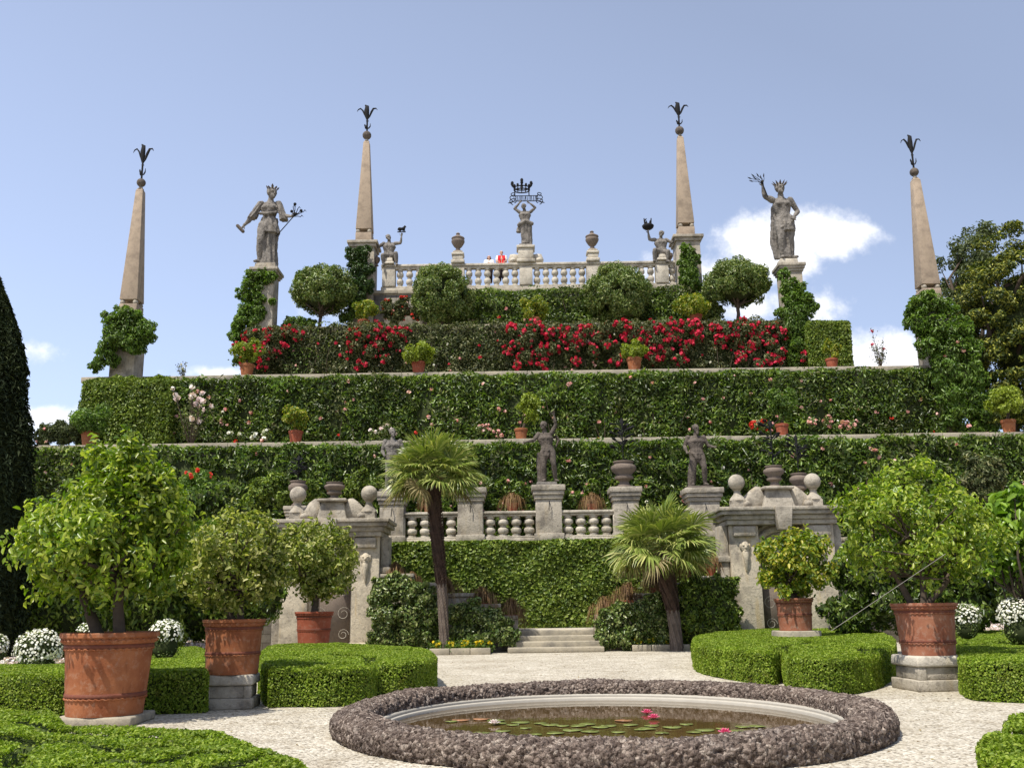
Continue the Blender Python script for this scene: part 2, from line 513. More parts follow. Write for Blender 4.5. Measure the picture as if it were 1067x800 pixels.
def hedge_mb(outl, z0, z1, L, Wd, dens, amp=.05, ls=1.3, rnd=.08, grooves=None, gw=.14, gd=.28, seed=1,
             fluff=.03, up=.3, spread=.75, sides=None, hexa=False, topdens=1.0, topamp=None, gaps=0.0):
    """clipped hedge: leaf shell over a dark twig core, outline (x, y) counter-clockwise"""
    o = np.asarray(outl, float)
    if area(o) < 0: o = o[::-1]
    mb = MB()
    topamp = amp if topamp is None else topamp
    lo, hi = o.min(0), o.max(0)
    n = int(np.prod(hi - lo) * dens * topdens)
    P = rng.uniform(lo, hi, (n, 2))
    P = P[inpoly(P, o)]
    d = pdist(P, o)
    z = np.full(len(P), z1) - np.where(d < rnd, rnd - np.sqrt(np.maximum(rnd ** 2 - (rnd - d) ** 2, 0)), 0)
    if grooves:
        for g in grooves:
            q = pdist(P, np.asarray(g, float), False)
            z -= gd * np.clip(1 - (q / gw) ** 2, 0, 1) ** .5
    P3 = np.c_[P, z]
    P3[:, 2] += topamp * lump(P3, ls, seed) - fluff * rng.uniform(0, 1.6, len(P3)) + fluff * .6
    leaves(mb, P3, np.tile([0, 0, 1.0], (len(P3), 1)), L, Wd, spread, .1, hexa=hexa)
    if grooves:                                  # core that follows the carved top
        st = .05
        gx, gy = np.arange(lo[0], hi[0] + st, st), np.arange(lo[1], hi[1] + st, st)
        A, B = np.meshgrid(gx, gy, indexing='ij')
        Q = np.c_[A.ravel(), B.ravel()]
        zz = np.full(len(Q), z1 - fluff * 1.2 - .035) - .12 * np.clip(1 - pdist(Q, o) / .1, 0, 1)
        for g in grooves:
            zz -= gd * np.clip(1 - (pdist(Q, np.asarray(g, float), False) / gw) ** 2, 0, 1) ** .5
        zz += topamp * lump(np.c_[Q, zz], ls, seed) - .01
        ok = (inpoly(Q, o) & (pdist(Q, o) > .06)).reshape(A.shape)
        ny = len(gy)
        I, J = np.where(ok[:-1, :-1] & ok[1:, :-1] & ok[:-1, 1:] & ok[1:, 1:])
        mb.add(np.c_[Q, zz], [np.stack([I * ny + J, (I + 1) * ny + J, (I + 1) * ny + J + 1, I * ny + J + 1], 1)], 1)
    q = np.roll(o, -1, 0)
    ed = q - o
    le = np.linalg.norm(ed, axis=1)
    nn = np.c_[ed[:, 1], -ed[:, 0]] / np.maximum(le, 1e-9)[:, None]
    for a, e, l, m in zip(o, ed, le, nn):
        if sides and not sides(m): continue
        k = int(l * (z1 - z0) * dens)
        t = rng.uniform(0, 1, (k, 1))
        zz = rng.uniform(z0, z1 - rnd * .3, k)
        dz = np.maximum(0, zz - (z1 - rnd))
        ins = rnd - np.sqrt(np.maximum(rnd ** 2 - dz ** 2, 0))
        p = np.c_[a + t * e, zz]
        off = amp * lump(p, ls, seed) - ins - fluff * rng.uniform(0, 1.8, k) + fluff * .6
        p[:, :2] += m * off[:, None]
        if gaps:
            kp = (lump(p * [1, 1, .7], 1.5, seed + 50) > -.5) | (rng.uniform(0, 1, k) < 1 - gaps)
            p = p[kp]; k = len(p)
        leaves(mb, p, np.tile([m[0], m[1], .15], (k, 1)), L, Wd, spread, up, hexa=hexa)
    ins = amp + fluff * 1.4 + .015
    vn = nn + np.roll(nn, 1, 0)
    vn = vn / np.maximum(np.sum(vn * nn, 1, keepdims=True), .4) if True else vn
    mb.prism(o - vn * ins, z0, z1 - topamp - fluff * 1.5 - .02 - (gd if grooves else 0), 1)
    if z0 == 0: mb.add(np.c_[o, np.full(len(o), .012)], [np.arange(len(o))], 1)
    return mb


def rect(x0, x1, y0, y1):
    return np.array([[x0, y0], [x1, y0], [x1, y1], [x0, y1]], float)


def front_only(m):
    return m[1] < .5


def clump_pts(c, r, n, shell=.5):
    d = nrm(rng.normal(size=(n, 3)))
    rad = r * (shell + (1 - shell) * rng.uniform(0, 1, (n, 1)) ** .6)
    return c + d * rad, d


def crown_mb(c, rad, nclump, cr, per, L, Wd, seed=0, fill=.35, shell=.45, up=.35, spread=.7, hexa=False,
             surf=.75, core=0.0, flat=1.0, droop=.2, lo=-1.0, clumps=None, mb=None, cover=0, lumpy=.13):
    """leaf clumps spread through an ellipsoid, mostly near its uneven surface"""
    mb = mb or MB()
    c, rad = np.asarray(c, float), np.asarray(rad, float)
    if clumps is None:
        d = nrm(rng.normal(size=(nclump * 3, 3)))
        d = d[d[:, 2] > lo][:nclump]
        k = np.where(rng.uniform(0, 1, len(d)) < surf, rng.uniform(.78, 1.02, len(d)), rng.uniform(.2, .8, len(d)))
        k *= 1 + lumpy * lump(d * 2, 1.2, seed + 3)
        C = c + d * rad * k[:, None] * (1 - cr / max(rad.max(), cr * 1.5) * .55)
        rs = cr * rng.uniform(.6, 1.25, len(C))
    else:
        C = np.array([q[:3] for q in clumps])
        rs = np.array([q[3] for q in clumps])
    for q, r in zip(C, rs):
        n = max(3, int(cover * 12.57 * r * r / (L * Wd * .55))) if cover else max(3, int(per * (r / cr) ** 2))
        P, D = clump_pts(q, r, n, shell)
        P[:, 2] = q[2] + (P[:, 2] - q[2]) * flat
        o = nrm(P - c)
        leaves(mb, P, D * .6 + o * .6, L, Wd, spread, up, hexa=hexa, droop=droop)
    if core:
        if clumps is None:
            mb.ell(c, rad * core, 14, 1)
        else:
            for q, r in zip(C, rs): mb.ell(q, r * core, 8, 1)
    return mb, C


def branches(mb, base, top, r0, targets, r1=.02, k=14, bend=.12):
    """leaning trunk from base to top and limbs up to some clump centres"""
    base, top = np.asarray(base, float), np.asarray(top, float)
    L = np.linalg.norm(top - base)
    mid = (base + top) / 2 + rng.normal(size=3) * L * .04
    mb.tube([base - [0, 0, .05], base * .7 + mid * .3, mid, top], [r0 * 1.25, r0, r0 * .85, r0 * .7], 9)
    idx = rng.permutation(len(targets))[:k]
    for i in idx:
        t = np.asarray(targets[i])
        s = base + (top - base) * rng.uniform(.6, 1.0)
        m1 = s + (t - s) * .45 + rng.normal(size=3) * np.linalg.norm(t - s) * bend + [0, 0, -.05 * np.linalg.norm(t - s)]
        mb.tube([s, m1, t], [r0 * .5, r0 * .32, r1 * .6], 6)
    return mb


def tree(name, label, cat, base, top, r0, c, rad, mat, nclump, cr, per, L, Wd, group=None, k=14, barkm='bark', fruit=None, **kw):
    t = thing(name, label, cat, base, group)
    mb, C = crown_mb(c, rad, nclump, cr, per, L, Wd, **kw)
    branches(MB(), base, top, r0, C, k=k).build('trunk', M[barkm], t, smooth=True)
    mb.build('crown', [M[mat], M['core']], t)
    if fruit:
        for _ in range(fruit):
            d = nrm(rng.normal(size=3)); d[1] = -abs(d[1])
            MB().ell(np.asarray(c) + d * np.asarray(rad) * .93, .045, 10).build('orange_fruit', M['orangefruit'], t, smooth=True)
    return t


# ------------------------------------------------------------------ pots
def pot(label, c, h, rt, rb, mat='pot', rope=True, seg=40, group='terracotta pots', ribs=(.2, ), lip=.1):
    t = thing('terracotta_pot', label, 'pot', c, group)
    p = [(rb, 0), (rb * 1.01, h * .03)]
    n = 8
    rr = lambda q: rb + (rt * .9 - rb) * q ** .9
    p += [(rr(q), h * q) for q in np.linspace(.05, .86, n)]
    rim = [(rt * .9, h * .86), (rt * .94, h * .875), (rt * .95, h * .93), (rt, h * .945), (rt * 1.0, h * .99), (rt * .985, h), (rt * .9, h), (rt * .88, h * .97), (rt * .86, h * .93)]
    MB().lathe(p, c, seg).build('body', M[mat], t, smooth=True, angle=35)
    MB().lathe(rim, c, seg).build('rim', M[mat], t, smooth=True, angle=35)
    if rope:
        for q in (*ribs, .832):
            MB().lathe([(rr(q) * .99, h * (q - .022)), (rr(q) * 1.02, h * (q - .02)), (rr(q) * 1.03, h * q), (rr(q) * 1.02, h * (q + .028)), (rr(q) * .99, h * (q + .034))], c, seg).build('band', M['band'], t, smooth=True)
        for q in [x - .035 for x in ribs] + [.80]:
            twist_ring(c + np.array([0, 0, h * q]), rr(q) * 1.004, rt * .036, 40).build('rope_moulding', M[mat], t, smooth=True)
        twist_ring(c + np.array([0, 0, h * .905]), rt * .94, rt * .042, 40, 0).build('bead_moulding', M[mat], t, smooth=True)
    MB().lathe([(rt * .87, h * .9), (rt * .86, h * .955), (rt * .3, h * .965)], c, 20).build('soil', M['soil'], t)
    return t


def twist_ring(c, r, th, waves, tw=1, nu=276, nv=8):
    """ring with a rope-like twist (tw=1) or a row of beads (tw=0)"""
    a = np.arange(nu) * 2 * math.pi / nu
    w = np.arange(nv) * 2 * math.pi / nv
    g = th * (.62 + .38 * np.sin(waves * a[:, None] + tw * w[None] * 2))
    V = np.stack([(r + g * np.cos(w)) * np.cos(a)[:, None], (r + g * np.cos(w)) * np.sin(a)[:, None], g * np.sin(w) + 0 * a[:, None]], 2).reshape(-1, 3) + c
    i, j = np.meshgrid(np.arange(nu), np.arange(nv), indexing='ij')
    i, j = i.ravel(), j.ravel()
    return MB().add(V, [np.stack([i * nv + j, ((i + 1) % nu) * nv + j, ((i + 1) % nu) * nv + (j + 1) % nv, i * nv + (j + 1) % nv], 1)])


def smallpot(label, c, h, rt, mat='potred'):
    t = thing('terracotta_pot', label, 'pot', c, 'small terracotta pots')
    rb = rt * .72
    MB().lathe([(rb, 0), (rt * .93, h * .78), (rt * .93, h * .8)], c, 20).build('body', M[mat], t, smooth=True, angle=30)
    MB().lathe([(rt * .93, h * .79), (rt, h * .8), (rt * 1.02, h * .97), (rt * .98, h), (rt * .85, h), (rt * .82, h * .9)], c, 20).build('rim', M[mat], t, smooth=True, angle=30)
    return t


def potshrub(name, label, c, rad, mat, per=60, L=.12, Wd=.05, cat='shrub', stem=None, nclump=26, flowers=None, group='potted shrubs on the terraces', **kw):
    t = thing(name, label, cat, stem if stem is not None else c, group)
    kw.setdefault('core', .0)
    kw.setdefault('cover', .75)
    kw.setdefault('shell', .2)
    mb, C = crown_mb(c, rad, nclump, float(np.mean(rad)) * .36, per, L, Wd, **kw)
    if stem is not None:
        s = MB()
        c2 = np.asarray(c) - [0, 0, rad[2] * .2]
        for i in range(3):
            s.tube([np.asarray(stem) + rng.normal(size=3) * [.04, .04, 0], (np.asarray(stem) + c2) / 2 + rng.normal(size=3) * .05, c2 + rng.normal(size=3) * np.asarray(rad) * .25], [.028, .022, .012], 6)
        s.build('stem', M['bark'], t, smooth=True)
    mb.build('foliage', [M[mat], M['core']], t)
    if flowers:
        fm, n, r = flowers
        d = nrm(rng.normal(size=(n, 3)))
        d[:, 1] = -np.abs(d[:, 1])
        d[:, 2] = np.abs(d[:, 2]) - .3
        f = MB()
        petals(f, np.asarray(c) + nrm(d) * np.asarray(rad) * 1.0, r)
        f.build('blossoms', M[fm], t)
    return t


def pedestal(label, c, w, h, drum=True, name='stone_pedestal', group='pot pedestals'):
    t = thing(name, label, 'pedestal', c, group)
    b = np.asarray(c, float)
    if not drum:
        MB().box(b + [0, 0, h / 2], (w * 1.1, w, h), .03, mi=0).build('slab', M['coping'], t, bevel=.025)
        return t
    MB().box(b + [0, 0, h * .16], (w, w, h * .32), .1).build('base_block', M['stone'], t, bevel=.02)
    MB().box(b + [0, 0, h * .50], (w * .86, w * .86, h * .36), .1).build('shaft', M['stone'], t, bevel=.02)
    for sx in (-1, 1):
        MB().box(b + np.array([sx * w * .39 * math.cos(.1) + math.sin(.1) * w * .39, sx * w * .39 * math.sin(.1) - w * .39 * math.cos(.1), h * .5]), (w * .14, w * .14, h * .355), .1).build('corner_strip', M['stone'], t, bevel=.01)
    MB().box(b + [0, 0, h * .845], (w * .98, w * .98, h * .31), .1, taper=.97).build('cap', M['palestone'], t, bevel=.035)
    return t


# ------------------------------------------------------------------ masonry
def balustrade(name, label, x0, x1, y, z, h, piers, pitch, depth, mat, rb, group=None, pierw=.5, facing=None):
    """plinth, rail, piers and turned balusters between them; y is the front face"""
    yc = y + depth / 2
    t = thing(name, label, 'balustrade', ((x0 + x1) / 2, yc, z), group)
    ph, rh = h * .17, h * .17
    MB().bb(x0, x1, y, y + depth, z, z + ph * .62).bb(x0, x1, y + .03, y + depth - .03, z + ph * .62 + .002, z + ph).build('plinth', M[mat], t, bevel=.02)
    MB().bb(x0, x1, y + .04, y + depth - .04, z + h - rh, z + h - rh * .55).bb(x0, x1, y - .03, y + depth + .03, z + h - rh * .55 + .002, z + h).build('handrail', M[mat], t, bevel=.025)
    bh = h - rh - ph
    prof = [(.8, 0), (.82, .02), (.82, .08), (.55, .11), (.8, .15), (.97, .2), (1.0, .29), (.98, .37), (.8, .42), (.5, .455), (.62, .48), (.62, .52), (.5, .545), (.8, .58), (.98, .63), (1.0, .71), (.97, .79), (.8, .84), (.55, .88), (.82, .91), (.82, .98), (.8, 1.0)]
    first = None
    xs = [x0] + sorted(piers) + [x1]
    edges = [(a + (pierw / 2 if i else 0), b - (pierw / 2 if i < len(xs) - 2 else 0)) for i, (a, b) in enumerate(zip(xs[:-1], xs[1:]))]
    for px in piers:
        MB().bb(px - pierw / 2, px + pierw / 2, y - .045, y + depth + .045, z + ph + .003, z + h - rh - .003).build('pier', M[mat], t, bevel=.015)
    for a, b in edges:
        n = int(round((b - a) / pitch))
        if b - a < pitch * .6: continue
        st = (b - a) / n
        for i in range(n):
            bx = a + st * (i + .5)
            if first is None:
                m = MB()
                m.lathe([(r * rb, zz * bh) for r, zz in prof], (bx, yc, z + ph), 14)
                first = m.build('baluster', M[mat], t, smooth=True, angle=50)
                fx = bx
            else:
                copies(first, [(bx - fx, 0, 0)])
    return t


def pier(label, px, py0, py1, wpx, Y, zb=None, mat='stone', name='stone_pier', capk=1.28, capf=.17, group=None, depth=None, parts=True):
    """square pier with moulded cap, px = photo column, py0 top row, py1 bottom row"""
    top, bot = W(px, py0, Y), W(px, py1, Y)
    w = wpx * S(top)
    d = depth or w
    x = (top[0] + bot[0]) / 2
    z1 = top[2]
    z0 = bot[2] if zb is None else zb
    h = z1 - z0
    yc = Y + d / 2
    t = thing(name, label, 'pier', (x, yc, z0), group)
    ch = min(capf * h, .55 * w)
    MB().bb(x - w / 2, x + w / 2, yc - d / 2, yc + d / 2, z0, z1 - ch).build('shaft', M[mat], t, bevel=.02)
    m = MB()
    e = w * (capk - 1) / 2
    for a, b, q in ((0, .3, .35), (.302, .6, .7), (.602, 1, 1)):
        m.bb(x - w / 2 - e * q, x + w / 2 + e * q, yc - d / 2 - e * q, yc + d / 2 + e * q, z1 - ch + ch * a + .001, z1 - ch + ch * b)
    m.build('cap', M[mat], t, bevel=.02)
    MB().bb(x - w / 2 - e * .5, x + w / 2 + e * .5, yc - d / 2 - e * .5, yc + d / 2 + e * .5, z0, z0 + ch * .5).build('base_moulding', M[mat], t, bevel=.02)
    return t, np.array([x, yc, z1]), w


def wall(label, x0, x1, y, z0, z1, cop=.36, thick=.7, name='retaining_wall', mat='wall', over=.12, joints=1.9, lip=True):
    t = thing(name, label, 'wall', ((x0 + x1) / 2, y, z0))
    MB().bb(x0, x1, y, y + thick, z0, z1 - cop).build('masonry', M[mat], t)
    m = MB()
    x = x0 - .1
    while x < x1:
        w = joints * random.uniform(.75, 1.25)
        e = min(x + w, x1 + .1)
        dz = random.uniform(-.012, .012)
        m.bb(x + .006, e - .006, y - over, y + thick, z1 - cop * .78 + dz, z1 + dz)
        x = e
    if lip: m.bb(x0, x1, y - over * .4, y + thick * .9, z1 - cop, z1 - cop * .78 - .02)
    m.build('coping', M['coping'], t, bevel=.02)
    return t


def ground_sheet(name, x0, x1, y0, y1, z, mat):
    V = [[x0, y0, z], [x1, y0, z], [x1, y1, z], [x0, y1, z]]
    o = MB().add(V, [[[0, 1, 2, 3]]]).build(name, mat)
    return tag(o, kind='structure')


# ------------------------------------------------------------------ figures
def limb(mb, pts, rad, seg=10, fl=1.0):
    mb.tube(pts, rad, seg, fl=fl)


def hand(mb, wrist, d, nrm_, H, curl=.5):
    """palm, four fingers and thumb; d = pointing direction, nrm_ = palm normal"""
    d = nrm(d); n = nrm(np.asarray(nrm_) - d * np.dot(nrm_, d)); s = np.cross(d, n)
    p = np.asarray(wrist)
    mb.tube([p, p + d * .03 * H, p + d * .05 * H], [.017 * H, .022 * H, .02 * H], 8, fl=.7)
    for i, (o, l) in enumerate(((-.016, .042), (-.005, .05), (.006, .047), (.016, .038))):
        a = p + d * .05 * H + s * o * H
        b = a + (d * (1 - curl * .4) + n * curl * .5) * l * .5 * H
        c = b + (d * (1 - curl) + n * curl) * l * .5 * H
        mb.tube([a, b, c], [.0075 * H, .007 * H, .0055 * H], 6)
    a = p + d * .015 * H - s * .016 * H
    mb.tube([a, a + (d * .6 - s * .8 + n * .2) * .025 * H, a + (d * 1.4 - s * .9 + n * .5) * .035 * H], [.009 * H, .008 * H, .006 * H], 6)


def head(mb, c, H, yaw=0.0, hair=1.0, beard=0.0):
    H = H * 1.13
    """skull, brow, nose, lips, chin, ears and a cap of hair; faces -Y turned by yaw"""
    cy, sy = math.cos(yaw), math.sin(yaw)
    Rz = np.array([[cy, -sy, 0], [sy, cy, 0], [0, 0, 1]])
    T = lambda v: np.asarray(c) + Rz @ (np.asarray(v, float) * H)
    E = lambda v, r, sg=12: mb.ell(T(v), np.asarray(r) * H, sg, R3=Rz)
    E((0, .004, .012), (.043, .052, .052))
    E((0, -.014, -.022), (.034, .036, .042))
    E((0, -.042, -.05), (.016, .014, .014), 8)
    E((0, -.045, .018), (.034, .012, .008), 8)
    mb.tube([T((0, -.048, .014)), T((0, -.062, -.012)), T((0, -.05, -.018))], [.006 * H, .009 * H, .006 * H], 6)
    E((0, -.048, -.033), (.014, .008, .006), 8)
    for s in (-1, 1):
        E((s * .044, .006, -.006), (.007, .012, .017), 8)
    if hair:
        E((0, .012, .022), (.05 * hair, .056 * hair, .052 * hair))
        for i in range(9):
            a = i * .7
            E((.042 * math.cos(a), .012 + .04 * math.sin(a), .02 + .02 * math.sin(i * 2.1)), (.016,) * 3, 8)
    if beard:
        E((0, -.036, -.06), (.026, .022, .035))


def drape(mb, pts, rx, ry, k=9, amp=.12, seg=40, tw=.8, seed=0):
    """closed folded cloth column along pts with elliptical radii"""
    P = np.asarray(pts, float)
    n = 16
    s = np.linspace(0, len(P) - 1, n)
    f = lambda a: np.interp(s, np.arange(len(P)), a)
    Q = np.stack([f(P[:, i]) for i in range(3)], 1)
    rx, ry = f(np.asarray(rx, float)), f(np.asarray(ry, float))
    a = np.arange(seg) * 2 * math.pi / seg
    V = []
    for i in range(n):
        g = 1 + amp * (.35 + .65 * i / n) * (np.sin(k * a + tw * i * .4 + seed) + .5 * np.sin((k * 2 - 5) * a - i * .3 + seed * 2)) / 1.3
        V.append(np.stack([np.cos(a) * rx[i] * g, np.sin(a) * ry[i] * g, np.zeros(seg)], 1) + Q[i])
    V = np.concatenate(V)
    i = np.arange(seg); j = (i + 1) % seg
    F = np.concatenate([np.stack([q * seg + i, q * seg + j, (q + 1) * seg + j, (q + 1) * seg + i], 1)[:, ::-1] for q in range(n - 1)])
    mb.add(V, [F, i, ((n - 1) * seg + i)[::-1]])


def torso(mb, H, hip=(0, 0, .52), chest=(0, 0, .73), neck=(0, 0, .84), w=1.0, belly=0.0):
    hip, chest, neck = (np.asarray(v, float) * H for v in (hip, chest, neck))
    for s in (-1, 1):
        o = np.array([s * .045 * H * w, 0, 0])
        mb.tube([hip + o, hip * .55 + chest * .45 + o * .8, chest + o * 1.35, chest * .55 + neck * .45 + o * 1.25],
                [.072 * H * w, .06 * H * w + belly * H, .076 * H * w, .045 * H * w], 12)
        mb.ell(chest + np.array([s * .045, -.055, -.005]) * H, np.array([.045, .03, .035]) * H, 10)
    mb.tube([hip, hip * .5 + chest * .5, chest, neck], [.08 * H, .066 * H + belly * H, .08 * H, .036 * H], 12)
    mb.tube([chest * .4 + neck * .6, neck + [0, 0, .035 * H]], [.045 * H, .034 * H], 10)


def arm(mb, H, sh, el, wr, palm=(0, -1, 0), curl=.5, k=1.0):
    sh, el, wr = (np.asarray(v, float) * H for v in (sh, el, wr))
    m = (sh + el) / 2
    mb.tube([sh, m, el], [.043 * H * k, .038 * H * k, .028 * H * k], 10)
    m = el * .65 + wr * .35
    mb.tube([el, m, wr], [.029 * H * k, .031 * H * k, .018 * H * k], 10)
    hand(mb, wr, wr - el, palm, H, curl)


def leg(mb, H, hp, kn, an, toe, k=1.0):
    hp, kn, an, toe = (np.asarray(v, float) * H for v in (hp, kn, an, toe))
    mb.tube([hp, hp * .6 + kn * .4, kn], [.07 * H * k, .064 * H * k, .042 * H * k], 12)
    mb.tube([kn, kn * .7 + an * .3 + [0, .008 * H, 0], an], [.042 * H * k, .046 * H * k, .026 * H * k], 12)
    mb.tube([an + [0, .014 * H, -.012 * H], (an + toe) / 2, toe], [.026 * H, .025 * H, .016 * H], 10, fl=.8)


def place(me, p, sc=1.0, rz=0.0, org=None):
    """move a local mesh to p (relative to org)"""
    n = len(me.vertices)
    V = np.empty(n * 3, np.float32)
    me.vertices.foreach_get('co', V)
    V = V.reshape(-1, 3) * sc
    c, s = math.cos(rz), math.sin(rz)
    V = V @ np.array([[c, s, 0], [-s, c, 0], [0, 0, 1]])
    V += np.asarray(p) - np.asarray(org if org is not None else (0, 0, 0))
    me.vertices.foreach_set('co', V.astype(np.float32).ravel())
    me.update()
    return me


def figure(parent, mb, p, H, mat, vox=.006, name='figure', rz=0.0):
    me = remesh(mb, vox * H, 1)
    n_ = len(me.vertices)
    V = np.empty(n_ * 3, np.float32); me.vertices.foreach_get('co', V)
    Nn = np.empty(n_ * 3, np.float32); me.vertices.foreach_get('normal', Nn)
    V, Nn = V.reshape(-1, 3), Nn.reshape(-1, 3)
    d = (.0045 * lump(V, 13 / H, 7) + .003 * lump(V, 34 / H, 8)) * H
    me.vertices.foreach_set('co', (V + Nn * d[:, None]).astype(np.float32).ravel())
    me = place(me, p, 1.0, rz, ORG[parent.name])
    return link(name, me, mat, parent, ORG[parent.name], smooth=True)

# ------------------------------------------------------------------ levels
YL, YA, YB, YC, YT = 36.5, 41.0, 44.5, 47.5, 50.5
zL = W(570, 563, YL)[2]
zA = W(550, 457.5, YA)[2]
zB = W(550, 387, YB)[2]
zC = W(550, 338, YC)[2]
zT = W(548, 301, YT)[2]
X = lambda px, py, Y: W(px, py, Y)[0]


def pxc(px, py, r, Y):
    """a clump (x, y, z, radius) from a photo circle at depth Y"""
    p = W(px, py, Y)
    return (*p, r * S(p))


def blobs(lst, Y, sub=7, k=.5, dep=.8, seed=0, grow=1.0):
    """split photo circles at depth Y into small clumps with real depth"""
    r_ = np.random.default_rng(seed)
    out = []
    for q in lst:
        x, y, z, r = pxc(q[0], q[1], q[2] * grow, Y + (q[3] if len(q) > 3 else 0))
        out.append((x, y, z, r * .8))
        for _ in range(sub):
            d = nrm(r_.normal(size=3))
            out.append((x + d[0] * r * .85, y + d[1] * r * .85 * dep, z + d[2] * r * .85, r * k * r_.uniform(.45, 1.15)))
    return out


def bush(name, label, cat, lst, Y, mat, per, L, Wd, group=None, sub=13, k=.33, core=.6, cover=1.0, grow=1.0, dep=.8, seed=0, base=None, flowers=None, stems=None, **kw):
    cl = blobs(lst, Y, sub, k, dep, seed, grow)
    a = np.array(cl)
    c = a[:, :3].mean(0)
    cr = float(np.median(a[:, 3]))
    b = np.array([c[0], c[1], a[:, 2].min() if base is None else base])
    mb, _ = crown_mb(c, (1, 1, 1), 1, cr, per, L, Wd, clumps=cl, core=core, cover=cover, **kw)
    if not flowers and not stems:
        o = mb.build(name, [M[mat], M['core']], None, b)
        return tag(o, label, cat, group)
    t = thing(name, label, cat, b, group)
    mb.build('foliage', [M[mat], M['core']], t)
    if stems:
        s = MB()
        for q in cl[::max(1, len(cl) // stems)]:
            s.tube([b + rng.normal(size=3) * [.08, .08, 0], (b + np.array(q[:3])) / 2 + rng.normal(size=3) * .06, q[:3]], [.03, .022, .012], 6)
        s.build('stem', M['bark'], t, smooth=True)
    for fm, n, r in (flowers or []):
        i = rng.integers(0, len(cl), n)
        d = nrm(rng.normal(size=(n, 3)) + [0, -.9, .4])
        f = MB()
        petals(f, a[i, :3] + d * a[i, 3:4] * 1.02, r)
        f.build('blossoms', M[fm], t)
    return t


# ------------------------------------------------------------------ sky, sun
SUN_EL = R(62)
SUN_DIR = np.array([-math.cos(SUN_EL) * math.sin(R(40)), -math.cos(SUN_EL) * math.cos(R(40)), math.sin(SUN_EL)])
wd = bpy.data.worlds.new("World")
scene.world = wd
wd.use_nodes = True
nt = wd.node_tree
nt.nodes.clear()
wo = nt.nodes.new('ShaderNodeOutputWorld')
bg = nt.nodes.new('ShaderNodeBackground')
bg.inputs['Strength'].default_value = .105
nt.links.new(bg.outputs[0], wo.inputs[0])
sk = nt.nodes.new('ShaderNodeTexSky')
sk.sky_type = 'NISHITA'
sk.sun_disc = False
sk.sun_elevation = SUN_EL
sk.sun_rotation = math.atan2(SUN_DIR[0], SUN_DIR[1])
sk.altitude, sk.air_density, sk.dust_density, sk.ozone_density = 250, 1.0, 2.2, 1.0
tint = mix(nt, sk.outputs[0], (1.1, 1.03, 1.06), 1.0, 'MULTIPLY')
tint = mix(nt, tint, (4.9, 5.75, 7.7), .38)
tc = nt.nodes.new('ShaderNodeTexCoord')
sx = nt.nodes.new('ShaderNodeSeparateXYZ')
nt.links.new(tc.outputs['Generated'], sx.inputs[0])


def mth(op, a, b=None, c=None):
    n = nt.nodes.new('ShaderNodeMath')
    n.operation = op
    for i, v in enumerate((a, b, c)):
        if v is None: continue
        if isinstance(v, (int, float)): n.inputs[i].default_value = v
        else: nt.links.new(v, n.inputs[i])
    return n.outputs[0]


yy = mth('MAXIMUM', sx.outputs[1], .02)
uu, vv = mth('DIVIDE', sx.outputs[0], yy), mth('DIVIDE', sx.outputs[2], yy)
gr = mth('ADD', mth('MULTIPLY', vv, -.62), mth('MULTIPLY', uu, -.3))
gr = mth('MINIMUM', mth('MAXIMUM', mth('ADD', mth('MULTIPLY', gr, .85), 1.37), .95), 1.7)
gcx = nt.nodes.new('ShaderNodeCombineXYZ')
for _i in range(3): nt.links.new(gr, gcx.inputs[_i])
tint = mix(nt, tint, gcx.outputs[0], 1.0, 'MULTIPLY')
cx = nt.nodes.new('ShaderNodeCombineXYZ')
nt.links.new(uu, cx.inputs[0]); nt.links.new(vv, cx.inputs[1])
cn = nd(nt, 'ShaderNodeTexNoise', Scale=11.0, Detail=7.0, Roughness=.62)
nt.links.new(cx.outputs[0], cn.inputs['Vector'])
cn2 = nd(nt, 'ShaderNodeTexNoise', Scale=42.0, Detail=5.0, Roughness=.6)
nt.links.new(cx.outputs[0], cn2.inputs['Vector'])
fz = mth('ADD', mth('MULTIPLY', mth('SUBTRACT', cn.outputs[0], .5), 2.0), mth('MULTIPLY', mth('SUBTRACT', cn2.outputs[0], .5), .7))
dens = None
# soft cumulus banks: centre and half-sizes given as sky directions
for px, py, rx, ry, amp in ((800, 262, 62, 38, 1.0), (862, 243, 62, 28, 1.0), (750, 290, 55, 30, .9), (890, 240, 34, 18, .8), (775, 320, 60, 22, .75), (700, 285, 40, 22, .5),
                            (915, 372, 62, 32, 1.0), (960, 385, 50, 25, .8), (30, 365, 45, 20, .5), (60, 434, 90, 16, .85), (15, 442, 80, 20, .8), (235, 388, 60, 9, .7), (340, 325, 60, 10, .3), (850, 318, 60, 20, .35)):
    a, b, e = W(px, py, 1.0), W(px + rx, py, 1.0), W(px, py - ry, 1.0)
    q = mth('ADD', mth('POWER', mth('DIVIDE', mth('SUBTRACT', uu, float(a[0])), float(b[0] - a[0])), 2.0),
            mth('POWER', mth('DIVIDE', mth('SUBTRACT', vv, float(a[2] - CAMZ)), float(e[2] - a[2])), 2.0))
    m = mth('MULTIPLY', mth('SUBTRACT', 1.15, mth('POWER', q, .5)), amp)
    dens = m if dens is None else mth('MAXIMUM', dens, m)
dens = mth('ADD', dens, fz)
mr = nd(nt, 'ShaderNodeMapRange', interpolation_type='SMOOTHSTEP')
nt.links.new(dens, mr.inputs[0])
mr.inputs[1].default_value, mr.inputs[2].default_value = .05, .75
mask = mth('MULTIPLY', mr.outputs[0], .93)
cc = ramp(nt, cn2.outputs[0], [(.3, (.86, .88, .93)), (.6, (1, 1, 1))])
skyc = mix(nt, tint, mix(nt, cc, (9.2, 9.2, 9.4), 1.0, 'MULTIPLY'), mask)
nt.links.new(skyc, bg.inputs['Color'])

